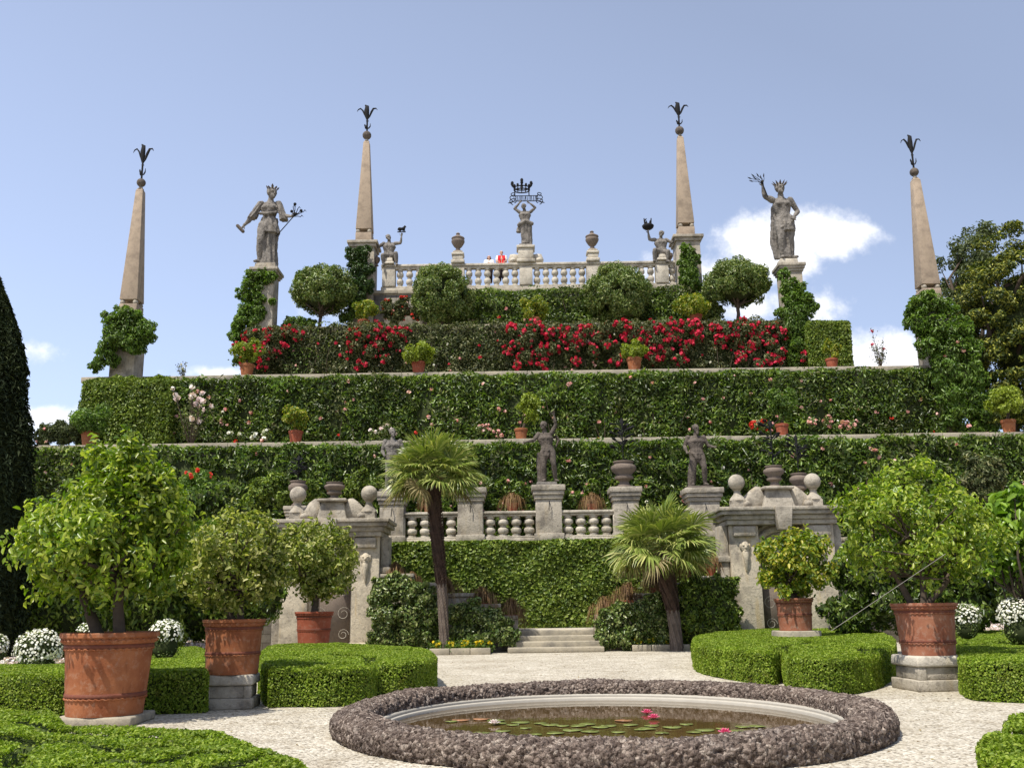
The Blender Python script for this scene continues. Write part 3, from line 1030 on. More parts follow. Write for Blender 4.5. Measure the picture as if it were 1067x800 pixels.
sl = bpy.data.lights.new('sun', 'SUN')
sl.energy, sl.angle, sl.color = 4.4, R(.53), (1.0, .95, .86)
so = bpy.data.objects.new('sun', sl)
COL.objects.link(so)
so.location = (-20, -20, 40)
so.rotation_euler = Vector(SUN_DIR).to_track_quat('Z', 'Y').to_euler()

# ------------------------------------------------------------------ ground
m, nt, p, out = newmat('gravel')
v = pos(nt)
vo = nd(nt, 'ShaderNodeTexVoronoi', Scale=34.0)
nt.links.new(v, vo.inputs['Vector'])
sp = nt.nodes.new('ShaderNodeSeparateColor')
nt.links.new(vo.outputs['Color'], sp.inputs[0])
col = ramp(nt, sp.outputs[0], [(0, (.16, .14, .11)), (.22, (.40, .36, .29)), (.55, (.52, .48, .395)), (1, (.66, .63, .55))])
n1 = noise(nt, v, .7, 5, .65)
n2 = noise(nt, v, 3.5, 4, .6)
col = mix(nt, col, ramp(nt, n1, [(.3, (.74, .71, .66)), (.7, (1.06, 1.05, 1.03))]), 1.0, 'MULTIPLY')
col = mix(nt, col, ramp(nt, n2, [(.28, (.78, .74, .68)), (.5, (1, 1, 1))]), 1.0, 'MULTIPLY')
nt.links.new(col, p.inputs['Base Color'])
p.inputs['Roughness'].default_value = .9
p.inputs['Specular IOR Level'].default_value = .2
b1 = nd(nt, 'ShaderNodeBump', Strength=.8, Distance=.02)
b1.invert = True
nt.links.new(vo.outputs['Distance'], b1.inputs['Height'])
nt.links.new(b1.outputs[0], p.inputs['Normal'])
M['gravel'] = m
ZW, HR, RW = -.0, .275, .5
yn, yf = G(640, 808)[1], G(640, 707.5, HR)[1]
cy, bo = (yn + yf) / 2, (yf - yn) / 2
x0, x1 = W(343, 758, cy)[0], W(938, 753, cy)[0]
cxp, ao = (x0 + x1) / 2 - .1, (x1 - x0) / 2 * .94
a_ = np.arange(96) * 2 * math.pi / 96
rings = [np.c_[cxp + (ao - RW * .6) * q * np.cos(a_), cy + (bo - RW * .6) * q * np.sin(a_), 0 * a_] for q in (1.0, 4.0, 900.0)]
i_ = np.arange(96); j_ = (i_ + 1) % 96
tag(MB().add(np.concatenate(rings), [np.concatenate([np.stack([k * 96 + i_, (k + 1) * 96 + i_, (k + 1) * 96 + j_, k * 96 + j_], 1) for k in range(2)])]).build('ground', M['gravel']), kind='structure')
M['earth'] = plain('terrace_earth', (.2, .17, .12), .95, .1, .4, 3)
M['border'] = plain('border_soil', (.07, .05, .035), .95, .1, .5, 6)

# terrace masses behind each wall
for nm, x0, x1, y0, y1, z0, z1 in (
        ('terrace_ground', -30, 34, YL + .6, 80, .004, zL),
        ('terrace_ground', -23.3, 29.5, YA + .7, 79.9, zL + .004, zA - .06),
        ('terrace_ground', X(88, 390, YB) + .1, X(985, 380, YB), YB + .7, 79.8, zA - .056, zB - .06),
        ('terrace_ground', X(258, 340, YC) + .2, X(815, 338, YC) - .2, YC + .7, 79.7, zB - .056, zC - .06),
        ('terrace_ground', X(388, 300, YT) + .2, X(728, 295, YT) - .2, YT + .7, 79.6, zC - .056, zT - .06)):
    tag(MB().bb(x0, x1, y0, y1, z0, z1).build(nm, M['earth']), kind='structure')

# ------------------------------------------------------------------ terrace walls
wall('grey rubble retaining wall of the low terrace, mostly behind ivy and gateways', -30, 34, YL, 0, zL - .02, .2, .6, over=.02, lip=False)
wall('lowest long terrace wall with a grey coping above the tall dark hedge', -23.5, 29.6, YA, zL, zA)
wall('middle terrace wall whose coping carries the lime potted shrubs under the red roses', X(88, 390, YB), X(985, 380, YB), YB, zA - .05, zB)
wall('upper terrace wall behind the red climbing roses', X(258, 340, YC), X(815, 338, YC), YC, zB - .05, zC, .3)
wall('topmost terrace wall right under the white balustrade', X(386, 300, YT), X(733, 295, YT), YT, zC - .05, zT, .25, over=.1)

# upper balustrade
tx0, tx1 = X(397, 280, YT), X(704, 275, YT)
hU = W(548, 273.5, YT)[2] - zT
balustrade('stone_balustrade', 'pale stone balustrade along the topmost terrace against the sky', tx0, tx1, YT + .04, zT + .004, hU,
           [X(p, 280, YT) for p in (405, 477, 548, 618, 690)], 9.6 * S(W(548, 280, YT)), .42, 'palestone', .19, 'balustrades', pierw=.72)
# lower balustrade
lx0, lx1 = X(398, 545, YL), X(748, 540, YL)
hL = W(530, 532, YL)[2] - zL
pw = 27 * S(W(570, 530, YL))
balustrade('stone_balustrade', 'weathered grey balustrade above the ivy wall behind the two palms', lx0, lx1, YL + .12, zL + .004, hL,
           [X(p, 545, YL) for p in (408, 490, 572, 653, 735)], 13.6 * S(W(570, 540, YL)), .42, 'palestone', .2, 'balustrades', pierw=pw)
PIERS = {}
for px, top, wp, lab in ((408, 512, 25, 'moulded stone pier beside the left gateway under the half hidden statue'),
                         (490, 508, 26, 'bare stone pier with empty cap just right of the tall palm'),
                         (572, 505, 27, 'stone pier carrying the statue with one raised arm'),
                         (653, 507, 26, 'stone pier carrying the squat urn above the short palm'),
                         (735, 508, 31, 'wide stone pier carrying the bare standing man')):
    PIERS[px] = pier(lab, px, top, 563, wp, YL, zb=zL, capk=1.3, capf=.27, group='lower balustrade piers', depth=.85)
    # a small iron hook hangs on each shaft
    t = PIERS[px][0]
    c = PIERS[px][1]
    MB().tube([c + [.02, -.46, -.62], c + [.02, -.55, -.7], c + [.0, -.55, -.95]], .016, 6).build('iron_hook', M['iron'], t)

# ------------------------------------------------------------------ gateways
def gateway(label, pc, pw_, pyb, pyt, Y, mirror, mirror_lab):
    """niche pavilion; pc = centre photo column, pw_ cornice width in px"""
    top = W(pc, pyt, Y)
    s = S(top)
    w, x, z1 = pw_ * s, top[0], top[2]
    t = thing('stone_gateway', label, 'gateway', (x, Y, 0), 'niche gateways flanking the palms')
    d = 1.9
    ch = 18 * s
    k = -1 if mirror else 1          # on the right gateway the return lies to the left
    MB().bb(x - w * .42, x + w * .42, Y + .55, Y + d, .02, z1 - ch).build('niche_wall', M['gatestone'], t)
    for sx in (-1, 1):
        px_ = x + sx * w * .30
        MB().bb(px_ - w * .115, px_ + w * .115, Y + .08, Y + .545, 0, z1 - ch - .002).bb(px_ - w * .13, px_ + w * .13, Y + .03, Y + .5, 0, .35).build('pilaster', M['gatestone'], t, bevel=.02)
        # carved mask and drop on the pilaster
        mk = MB()
        zc = z1 - ch - .75
        mk.ell((px_, Y + .06, zc), (.16, .12, .21), 12)
        mk.ell((px_, Y - .05, zc - .02), (.05, .07, .07), 8)
        for e in (-1, 1):
            mk.ell((px_ + e * .07, Y - .03, zc + .05), (.045, .04, .03), 8)
            mk.ell((px_ + e * .15, Y + .06, zc + .02), (.05, .05, .12), 8)
        mk.ell((px_, Y - .03, zc - .12), (.07, .05, .035), 8)
        mk.tube([(px_, Y + .04, zc - .2), (px_, Y + .02, zc - .45), (px_, Y + .05, zc - .8)], [.12, .09, .03], 8)
        mk.build('carved_mask', M['gatestone'], t, smooth=True)
        # console above
        MB().bb(px_ - w * .09, px_ + w * .09, Y - .08, Y + .3, z1 - ch - .4, z1 - ch - .05).build('console', M['stone'], t, bevel=.04)
        # narrow recessed outer strip
        ox = x + sx * w * .455
        MB().bb(ox - w * .035, ox + w * .035, Y + .3, Y + 1.0, 0, z1 - ch - .002).bb(ox - w * .05, ox + w * .05, Y + .22, Y + .95, z1 - ch - 1.25, z1 - ch - 1.05).build('side_strip', M['stone'], t, bevel=.02)
    c = MB()
    for a, b, e in ((0, .28, -.02), (.283, .55, .06), (.553, .78, .2), (.783, 1, .27)):
        c.bb(x - w * .5 - e + .25, x + w * .5 + e - .25, Y - .12 - e, Y + d + .05, z1 - ch * (1 - a), z1 - ch * (1 - b))
    c.build('cornice', M['stone'], t, bevel=.02)
    MB().box((x, Y - .26, z1 - ch * .68), (w * .1, .42, ch * 1.36), tx=1.4, ty=1.1).build('keystone', M['stone'], t, bevel=.03)
    # arch and pebble mosaic scrolls in the niche
    r = w * .19
    za = z1 - ch - r - .12
    MB().tube([(x - r, Y + .52, .05)] + [(x - r * math.cos(q), Y + .52, za + r * math.sin(q)) for q in np.linspace(0, math.pi, 15)] + [(x + r, Y + .52, .05)], .12, 8, rnd=False).build('arch', M['palestone'], t, smooth=True)
    for sx in (-1, 1):
        for zz, q in ((za - .2, .22), (za - .9, .28), (za - 1.7, .25), (za - 2.4, .2)):
            MB().tube([(x + sx * r * .55 + q * math.cos(a) * (1 - a / 14), Y + .53, zz + q * math.sin(a) * (1 - a / 14)) for a in np.linspace(0, 9, 22)], .035, 5).build('mosaic_scroll', M['palestone'], t)
        MB().tube([(x + sx * r * 1.25 * math.cos(a), Y + .53, za + r * 1.25 * math.sin(a)) for a in np.linspace(.2, 1.2, 8)], .05, 6).build('mosaic_scroll', M['palestone'], t)
        MB().tube([(x + sx * (r * 1.9 - .25 * math.sin(a)), Y + .53, za + .75 - .22 * a) for a in np.linspace(0, 2.4, 8)], .04, 6).build('mosaic_scroll', M['palestone'], t)
    MB().bb(x - r + .05, x + r - .05, Y + .5, Y + .545, .03, za).build('niche_panel', M['urn'], t)
    # blocking course with scrolls, and the two ball finials
    MB().box((x, Y + .5, z1 + 9.5 * s), (w * .26, .9, 19 * s), taper=.72).bb(x - w * .125, x + w * .125, Y - .02, Y + 1.0, z1 + 19 * s, z1 + 22 * s).build('urn_block', M['stone'], t, bevel=.03)
    for sx in (-1, 1):
        mb = MB()
        mb.tube([(x + sx * w * q, Y + .5, z1 + h * s) for q, h in ((.12, 12), (.17, 9), (.22, 6), (.25, 5))], [.22, .2, .16, .14], 10, fl=2)
        mb.ell((x + sx * w * .25, Y + .5, z1 + 4 * s), (.2, .4, .16), 12)
        mb.build('scroll', M['stone'], t, smooth=True)
        bx = x + sx * w * .31 - .02
        f = MB()
        f.lathe([(.34, 0), (.34, .28)], (bx, Y + .45, z1), 4, rz=math.pi / 4)
        f.lathe([(.29, .28), (.24, .38), (.13, .5), (.11, .62), (.16, .66)], (bx, Y + .45, z1 + .002), 16)
        f.ell((bx, Y + .45, z1 + .66 + .27), (.29, .29, .29), 24)
        f.build('ball_finial', M['stone'], t, smooth=True, angle=40)
    return t, (x, Y + .5, z1 + 22 * s), s


gl, ul, sg = gateway('grey stone niche gateway left of the tall palm, half behind the citrus trees', 345, 122, 668, 541, 33.6, False, '')
gr, ur, sg2 = gateway('grey stone niche gateway on the right, behind the small yellowish lemon tree', 813, 130, 660, 528, 33.6, True, '')


def ironspray(t, c, h, w, n=9, seed=0):
    """wrought iron sprig: stems with leaf blades and scrolls"""
    r_ = np.random.default_rng(seed)
    mb = MB()
    c = np.asarray(c, float)
    mb.tube([c, c + [0, 0, h * .95]], .02, 6)
    for i in range(n):
        a, q = r_.uniform(0, 6.28), r_.uniform(.15, .85)
        b = c + [0, 0, h * q]
        d = np.array([math.cos(a), math.sin(a) * .7, r_.uniform(.1, .9)]) * w * .5
        e = b + d
        mb.tube([b, b + d * .6 + [0, 0, .05], e], .016, 5)
        mb.tube([e - d * .35, e, e + d * .25 - [0, 0, w * .06]], [.015, w * .13, .012], 6, fl=.45)
    mb.tube([c + [0, 0, h * .8], c + [0, 0, h * .92], c + [0, 0, h]], [.02, w * .12, .01], 6, fl=.4)
    return mb.build('iron_sprig', M['iron'], t)


def urn(label, c, h, r, prof='squat', mat='urn', sprig=None, seed=0):
    t = thing('stone_urn', label, 'urn', c, 'stone urns')
    if prof == 'squat':
        p = [(.62, 0), (.62, .08), (.5, .1), (.4, .16), (.36, .24), (.5, .3), (.72, .34), (.74, .42), (.6, .46), (.62, .52), (.95, .66), (1.0, .75), (.94, .83), (.76, .87), (.74, .93), (.82, .96), (.82, 1.0), (.6, 1.0), (.55, .95)]
    else:
        p = [(.55, 0), (.58, .06), (.4, .09), (.28, .16), (.34, .2), (.55, .26), (.8, .38), (.98, .5), (1.0, .56), (.9, .62), (.92, .66), (1.0, .69), (.95, .73), (.6, .79), (.42, .84), (.26, .87), (.24, .9), (.32, .94), (.2, .99), (.05, 1.0)]
    MB().lathe([(a * r, z * h) for a, z in p], c, 28).build('bowl', M[mat], t, smooth=True, angle=40)
    if sprig:
        ironspray(t, np.asarray(c) + [0, 0, h * .97], sprig[0], sprig[1], 18, seed)
    return t


sA = S(W(653, 490, YL))
urn('brown stone urn with a dark iron sprig on the pier above the short palm', PIERS[653][1], 28 * sA, 13.5 * sA, sprig=(1.75, .85), seed=1)
urn('brown stone urn centred on top of the left gateway between its balls', ul, 18.5 * sg, 11 * sg)
urn('brown stone urn with iron sprig centred on the right gateway', ur, 23 * sg2, 11 * sg2, sprig=(1.7, .75), seed=2)
b1 = W(307, 534, 35.6)
t, c, w = pier('stone stub pier behind the left gateway, carrying an urn', 307, 527, 560, 19, 35.6, 2.0, group='piers behind the gateways')
urn('brown stone urn standing behind the left gateway, next to its left ball', c, 27 * S(c), 10 * S(c), sprig=(1.0, .6), seed=3)
t, c, w = pier('stone stub pier behind the right gateway, carrying an urn', 838, 517, 545, 19, 35.6, 2.0, group='piers behind the gateways')
urn('brown stone urn standing behind the right gateway, next to its right ball', c, 25 * S(c), 10 * S(c), sprig=(1.5, .7), seed=4)

# urns and pedestals of the upper balustrade
zr = zT + hU
for px, lab in ((477, 'tall lidded stone urn on the upper balustrade, left of the two visitors'), (618, 'tall lidded stone urn on the upper balustrade, right of the central crowned statue')):
    c = np.array([X(px, 270, YT), YT + .25, zr + .005])
    s = S(c)
    q = thing('urn_pedestal', 'stepped white pedestal under the ' + ('left' if px < 500 else 'right') + ' lidded urn of the upper balustrade', 'pedestal', c, 'urn pedestals on the upper balustrade')
    MB().bb(c[0] - 7 * s, c[0] + 7 * s, YT - .1, YT + .6, c[2], c[2] + 4 * s).bb(c[0] - 5.5 * s, c[0] + 5.5 * s, YT - .03, YT + .53, c[2] + 4.02 * s, c[2] + 9 * s).bb(c[0] - 6.5 * s, c[0] + 6.5 * s, YT - .08, YT + .58, c[2] + 9.02 * s, c[2] + 12 * s).build('blocks', M['palestone'], q, bevel=.04)
    MB().bb(c[0] - 5 * s, c[0] + 5 * s, YT - .02, YT + .52, c[2] + 12.02 * s, c[2] + 14 * s).build('top_slab', M['stone'], q, bevel=.03)
    urn(lab, c + [0, 0, 14.03 * s], 21.5 * s, 7 * s, 'tall')
for px, lab in ((393, 'tiny lidded urn at the left end of the upper balustrade'), (697, 'tiny lidded urn at the right end of the upper balustrade')):
    c = np.array([X(px, 270, YT) + (-.05 if px < 500 else .1), YT + .25, zr + .005])
    urn(lab, c, 12 * S(c), 3.4 * S(c), 'tall')

# ------------------------------------------------------------------ obelisks
def plume(mb, base, h, w):
    """bronze finial: a small perched bird form and three curling feathers above"""
    b = np.asarray(base, float)
    P = lambda x, z, y=0: b + np.array([x * w, y * w, z * h])
    mb.tube([P(0, 0), P(0, .5)], .05, 8)
    mb.ell(P(-.12, .17), (w * .2, w * .2, h * .075), 10)
    mb.ell(P(-.3, .24), (w * .09, w * .09, h * .05), 8)
    mb.tube([P(-.1, .12), P(.22, .13), P(.4, .2), P(.42, .3)], [w * .1, w * .13, w * .12, w * .05], 8, fl=.6)
    mb.tube([P(0, .38), P(-.16, .40), P(.16, .40)], w * .06, 6)
    mb.tube([P(0, .45), P(-.06, .6), P(-.1, .8), P(-.06, .96), P(-.28, 1.0)], [w * .12, w * .3, w * .34, w * .26, w * .1], 8, fl=.7)
    mb.tube([P(0, .45), P(.3, .58), P(.52, .74), P(.78, .87), P(1.12, .88), P(1.3, .82)], [w * .08, w * .15, w * .2, w * .17, w * .1, w * .04], 8, fl=.7)
    mb.tube([P(-.02, .5), P(-.36, .64), P(-.6, .8), P(-.9, .88), P(-1.2, .84), P(-1.34, .77)], [w * .07, w * .12, w * .15, w * .13, w * .09, w * .04], 8, fl=.7)


def obelisk(label, px_t, px_b, py_tip, py_base, wb, wt, Y, fin_px, zpier, pierw, capk=1.22, cap_py=None, plabel='', turn=0.0):
    base, tip = W(px_b, py_base, Y), W(px_t, py_tip, Y)
    s = S(base)
    h = tip[2] - base[2]
    x, y = base[0], Y
    t = thing('obelisk', label, 'obelisk', (x, y, base[2]), 'granite obelisks with bronze finials')
    w0, w1 = wb * s, wt * S(tip)
    z0 = base[2]
    MB().box((x, y, z0 + .12 + h * .97 / 2 + .1), (w0, w0, h * .97), rz=turn, taper=w1 / w0).build('shaft', M['obelisk'], t, bevel=.015)
    MB().box((x, y, z0 + .22 + h * .97 + .09), (w1 * 1.02, w1 * 1.02, .18), rz=turn, taper=.55).build('tip_block', M['obelisk'], t, bevel=.01)
    for i in (-1, 1):
        for j in (-1, 1):
            MB().ell((x + i * w0 * .36, y + j * w0 * .36, z0 + .1), (.13, .13, .13), 12).build('ball_foot', M['stone'], t, smooth=True)
    MB().box((x, y, z0 - .3), (w0 * 1.0, w0 * 1.0, .6), rz=turn).build('foot_block', M['obelisk'], t, bevel=.02)
    zt = z0 + .22 + h * .97 + .18
    br = 4.7 * s
    MB().lathe([(.16, -.05), (.1, .02), (.08, .14)], (x, y, zt), 12).build('neck', M['stone'], t, smooth=True)
    MB().ell((x, y, zt + .1 + br), (br, br, br), 20).build('ball', M['statuedark'], t, smooth=True)
    mb = MB()
    ft = W(px_t, fin_px, Y)[2]
    plume(mb, (x, y, zt + .08 + br * 2), ft - (zt + .08 + br * 2), 8.2 * s)
    mb.build('bronze_plume', M['iron'], t, smooth=True)
    # pier under the obelisk
    pw2 = pierw * s
    z1 = z0 - .6
    q = thing('obelisk_pier', plabel, 'pier', (x, y, zpier), 'obelisk piers')
    MB().bb(x - pw2 / 2, x + pw2 / 2, y - pw2 / 2, y + pw2 / 2, zpier, z1 - .35).build('shaft', M['stone'], q, bevel=.02)
    e = pw2 * (capk - 1) / 2
    MB().bb(x - pw2 / 2 - e * .5, x + pw2 / 2 + e * .5, y - pw2 / 2 - e * .5, y + pw2 / 2 + e * .5, z1 - .349, z1 - .17).bb(x - pw2 / 2 - e, x + pw2 / 2 + e, y - pw2 / 2 - e, y + pw2 / 2 + e, z1 - .168, z1 - .002).build('cap', M['stone'], q, bevel=.02)
    return t


YO, YI = 44.9, 51.0
obelisk('leftmost granite obelisk with bronze plumes, on a pier half wrapped in ivy', 143, 137, 201, 319, 18.5, 7.5, YO, 151, zA - .1, 25, plabel='stone pier at the far left, its top wrapped in ivy under an obelisk')
obelisk('granite obelisk left of the balustrade, beside the seated figure lifting a horse', 381, 380, 151, 245, 16.5, 6.3, YI, 110, zC - .1, 24, 1.3, plabel='ivy hung pier under the obelisk left of the balustrade')
obelisk('granite obelisk right of the balustrade, beside the seated figure lifting a basket', 708, 714, 146, 239, 16.5, 6.3, YI, 107, zC - .1, 24, 1.3, plabel='ivy hung pier under the obelisk right of the balustrade')
obelisk('rightmost granite obelisk with bronze plumes, next to the tall trees', 955, 967, 190, 303, 19, 7.8, YO, 141, zA - .1, 26, plabel='pier at the far right, swallowed by ivy under an obelisk')

# ------------------------------------------------------------------ statues
SG = 'garden statues'


def statue(label, p, H, mat, group=SG, plinth=(.42, .06), pm=None):
    t = thing('statue', label, 'statue', p, group)
    w, h = plinth[0] * H, plinth[1] * H
    MB().box((p[0], p[1], p[2] + h / 2), (w, w * .8, h), taper=.94).build('plinth', M[pm or mat], t, bevel=.02)
    return t, np.asarray(p, float) + [0, 0, h]


# lower centre statue with one arm up
c = PIERS[572][1]
s = S(c)
H = 64 * s
t, q = statue('dark stone youth with one arm raised high, on the middle pier of the lower balustrade', c - [.05, 0, 0], H, 'statuedark', plinth=(.34, .06), pm='statue')
mb = MB()
torso(mb, H, (.03, 0, .52), (-.005, 0, .73), (-.02, 0, .84))
head(mb, np.array([-.035, -.02, .935]) * H, H, -.5)
arm(mb, H, (-.115, 0, .80), (-.2, -.04, .69), (-.31, -.1, .66))
arm(mb, H, (.1, 0, .81), (.17, -.03, .95), (.145, -.06, 1.1), curl=.8)
leg(mb, H, (-.03, 0, .5), (-.04, -.02, .28), (-.03, .02, .05), (-.05, -.08, .02))
leg(mb, H, (.09, 0, .5), (.12, -.06, .29), (.15, .03, .05), (.19, -.05, .02))
drape(mb, np.array([(-.09, .03, .0), (-.1, .04, .25), (-.1, .04, .5)]) * H, np.array([.055, .05, .045]) * H, np.array([.05, .045, .035]) * H, 7, .2)
mb.tube(np.array([(.1, .04, .74), (.17, .05, .78), (.21, .06, .7), (.17, .05, .6)]) * H, np.array([.03, .06, .07, .03]) * H, 10, fl=.4)
drape(mb, np.array([(-.02, -.02, .36), (.0, -.03, .43), (.02, -.02, .52)]) * H, np.array([.03, .07, .1]) * H, np.array([.04, .07, .075]) * H, 7, .2)
figure(t, mb, q, H, M['statuedark'])

# bare man, right pier
c = PIERS[735][1] - [.1, 0, 0]
s = S(c)
H = 65 * s
t, q = statue('dark stone bare man standing with both arms lowered, on the pier near the right gateway', c, H, 'statuedark', plinth=(.42, .04))
mb = MB()
torso(mb, H, (-.01, 0, .52), (-.01, 0, .735), (-.005, 0, .84), 1.08)
head(mb, np.array([.0, -.02, .935]) * H, H, .35, beard=1)
arm(mb, H, (-.13, 0, .80), (-.19, .03, .66), (-.18, -.09, .55), curl=.8)
arm(mb, H, (.12, 0, .80), (.19, .0, .66), (.25, -.12, .62), curl=.6)
leg(mb, H, (-.06, 0, .5), (-.07, -.01, .28), (-.08, .03, .05), (-.1, -.07, .02), 1.05)
leg(mb, H, (.05, 0, .5), (.09, -.07, .3), (.1, .0, .05), (.13, -.1, .02), 1.05)
mb.tube(np.array([(-.12, .05, .0), (-.12, .04, .2), (-.1, .03, .4)]) * H, np.array([.05, .045, .03]) * H, 9)
drape(mb, np.array([(-.0, -.02, .38), (.0, -.03, .44), (-.01, -.02, .53)]) * H, np.array([.03, .08, .1]) * H, np.array([.04, .07, .08]) * H, 7, .2, seed=1)
figure(t, mb, q, H, M['statuedark'])

# statue half hidden behind the tall palm
c = PIERS[408][1] - [.05, 0, 0]
H = 64 * S(c)
t, q = statue('stone figure half hidden by the fronds of the tall palm', c, H, 'statue', plinth=(.4, .05))
mb = MB()
torso(mb, H)
head(mb, np.array([.0, -.02, .935]) * H, H, .5)
arm(mb, H, (-.12, 0, .80), (-.17, .02, .64), (-.12, -.1, .55), curl=.8)
arm(mb, H, (.12, 0, .80), (.18, -.02, .66), (.14, -.12, .58), curl=.6)
leg(mb, H, (-.05, 0, .5), (-.06, -.02, .28), (-.06, .03, .05), (-.09, -.07, .02))
leg(mb, H, (.05, 0, .5), (.07, -.06, .3), (.08, .0, .05), (.1, -.1, .02))
drape(mb, np.array([(0, .03, .0), (0, .03, .3), (0, .02, .5)]) * H, np.array([.12, .11, .1]) * H, np.array([.06, .06, .06]) * H, 9, .2)
figure(t, mb, q, H, M['statue'])

# the two giant statues at the ends of the rose wall
YG = YC + .15
t_, cL, w = pier('tall stone pier with square cap carrying the robed woman statue, ivy on its left side', 273, 279, 385, 21, YG, zb=zB - .05, capk=1.4, capf=.06, group='giant statue piers')
H = 85 * S(cL)
t, q = statue('giant stone woman in a long robe holding a scroll and a bronze flower spray', cL + [0, 0, 0], H, 'statue', plinth=(.26, .075), pm='stone')
mb = MB()
torso(mb, H, (0, 0, .55), (0, 0, .75), (.01, 0, .855), .84)
head(mb, np.array([.03, -.025, .935]) * H, H, .75, hair=1.12)
mb.ell(np.array([-.01, .045, .93]) * H, np.array([.03, .035, .03]) * H, 8)
arm(mb, H, (-.11, 0, .81), (-.19, -.03, .64), (-.295, -.06, .50), curl=.9)
arm(mb, H, (.11, 0, .81), (.17, -.02, .64), (.28, -.1, .595), curl=.9)
drape(mb, np.array([(-.11, .0, .83), (-.17, -.02, .7), (-.21, -.035, .6)]) * H, np.array([.038, .046, .055]) * H, np.array([.045, .055, .06]) * H, 7, .22)
drape(mb, np.array([(.19, -.03, .57), (.165, -.02, .66), (.11, .0, .83)]) * H, np.array([.055, .046, .038]) * H, np.array([.06, .055, .045]) * H, 7, .22)
drape(mb, np.array([(0, .02, 0), (0, .015, .2), (.005, .01, .42), (0, 0, .6)]) * H, np.array([.118, .105, .11, .075]) * H, np.array([.1, .09, .09, .07]) * H, 10, .27)
drape(mb, np.array([(.02, -.01, .4), (.01, -.01, .5), (0, 0, .62)]) * H, np.array([.125, .11, .085]) * H, np.array([.1, .095, .08]) * H, 8, .24, seed=2)
leg(mb, H, (-.06, -.03, .5), (-.075, -.09, .3), (-.09, -.03, .05), (-.13, -.1, .02))
mb.tube(np.array([(-.1, -.06, .66), (0, -.09, .64), (.1, -.06, .67)]) * H, .02 * H, 8)
figure(t, mb, q, H, M['statue'])
mb = MB()
hd = q + np.array([-.33, -.08, .455]) * H
mb.tube([hd + np.array([-.035, 0, .035]) * H, hd + np.array([.035, 0, -.04]) * H], .022 * H, 10)
mb.build('scroll', M['statuedark'], t, smooth=True)
mb = MB()
hd = q + np.array([.33, -.13, .58]) * H
mb.tube([q + np.array([.11, -.05, .36]) * H, hd], .006 * H, 6)
for dx, dz, f in ((.02, .14, 1), (-.03, .07, 1), (.03, .02, 1), (.1, .05, 1), (.05, .1, 0), (.13, .04, 0), (-.01, .12, 0), (.09, -.02, 0)):
    e = hd + np.array([dx, random.uniform(-.04, .04), dz + .01]) * H
    mb.tube([hd, (hd + e) / 2 + np.array([.01, 0, .005]) * H, e], .005 * H, 5)
    if f: mb.ell(e, np.array([.02, .02, .02]) * H, 8)
    else: mb.tube([e, e + np.array([.015, 0, .02]) * H, e + np.array([.035, 0, .0]) * H], np.array([.004, .012, .003]) * H, 6, fl=.5)
mb.build('bronze_spray', M['iron'], t, smooth=True)
mb = MB()
hd = q + np.array([.03, -.02, .985]) * H
for i in range(9):
    a = i * .7
    e = hd + np.array([.05 * math.cos(a), .045 * math.sin(a), .0]) * H
    d = np.array([.03 * math.cos(a), .03 * math.sin(a), .03 + .02 * (i % 2)]) * H
    mb.tube([e, e + d * .6, e + d], np.array([.008, .016, .004]) * H, 6, fl=.6)
mb.build('flower_crown', M['statuedark'], t, smooth=True)

t_, cR, w = pier('tall stone pier with square cap carrying the statue that lifts ears of wheat', 829, 274, 382, 21, YG, zb=zB - .05, capk=1.35, capf=.07, group='giant statue piers')
H = 86 * S(cR)
t, q = statue('giant stone figure in a spiked crown lifting bronze ears of wheat', cR - [.05, 0, 0], H, 'statue', plinth=(.22, .075), pm='palestone')
mb = MB()
torso(mb, H, (.01, 0, .52), (-.01, 0, .725), (-.015, 0, .835), .88)
head(mb, np.array([-.02, -.025, .925]) * H, H, .15, hair=1.08)
arm(mb, H, (-.12, 0, .79), (-.22, -.04, .82), (-.245, -.07, .945), curl=.9)
arm(mb, H, (.1, 0, .79), (.19, .03, .65), (.11, -.05, .54), curl=.8)
leg(mb, H, (-.05, 0, .5), (-.06, -.05, .28), (-.05, .0, .05), (-.07, -.09, .02))
leg(mb, H, (.06, 0, .5), (.06, -.02, .28), (.07, .02, .05), (.1, -.08, .02))
drape(mb, np.array([(.01, .02, .03), (.01, .02, .2), (.015, .01, .42), (.015, 0, .55)]) * H, np.array([.085, .085, .1, .085]) * H, np.array([.07, .07, .08, .08]) * H, 9, .28)
drape(mb, np.array([(.02, -.01, .36), (.02, -.01, .45), (.02, 0, .57)]) * H, np.array([.1, .1, .08]) * H, np.array([.1, .095, .085]) * H, 8, .25, seed=3)
mb.tube(np.array([(.13, -.05, .53), (.05, -.09, .46), (-.06, -.08, .40), (-.1, -.03, .36)]) * H, np.array([.016, .02, .02, .014]) * H, 8, fl=.7)
drape(mb, np.array([(-.1, .06, .04), (-.12, .06, .25), (-.11, .05, .5), (-.1, .05, .72)]) * H, np.array([.035, .05, .04, .03]) * H, np.array([.03, .035, .03, .025]) * H, 6, .2)
figure(t, mb, q, H, M['statue'])
mb = MB()
hd = q + np.array([-.247, -.09, .96]) * H
mb.tube([hd + np.array([.05, .0, -.17]) * H, hd], .006 * H, 6)
for dx, dz in ((-.14, .02), (-.15, .07), (-.11, .10), (-.06, .09), (.02, .1), (-.02, .07), (-.1, .05)):
    e = hd + np.array([dx, random.uniform(-.05, .02), dz + .02]) * H
    mb.tube([hd, hd * .5 + e * .5 + np.array([.012, 0, .015]) * H, e], .0032 * H, 5)
    d = nrm(e - hd) * .05 * H
    mb.tube([e - d * .4, e, e + d * .6], np.array([.004, .0085, .002]) * H, 6)
mb.build('bronze_wheat', M['iron'], t, smooth=True)
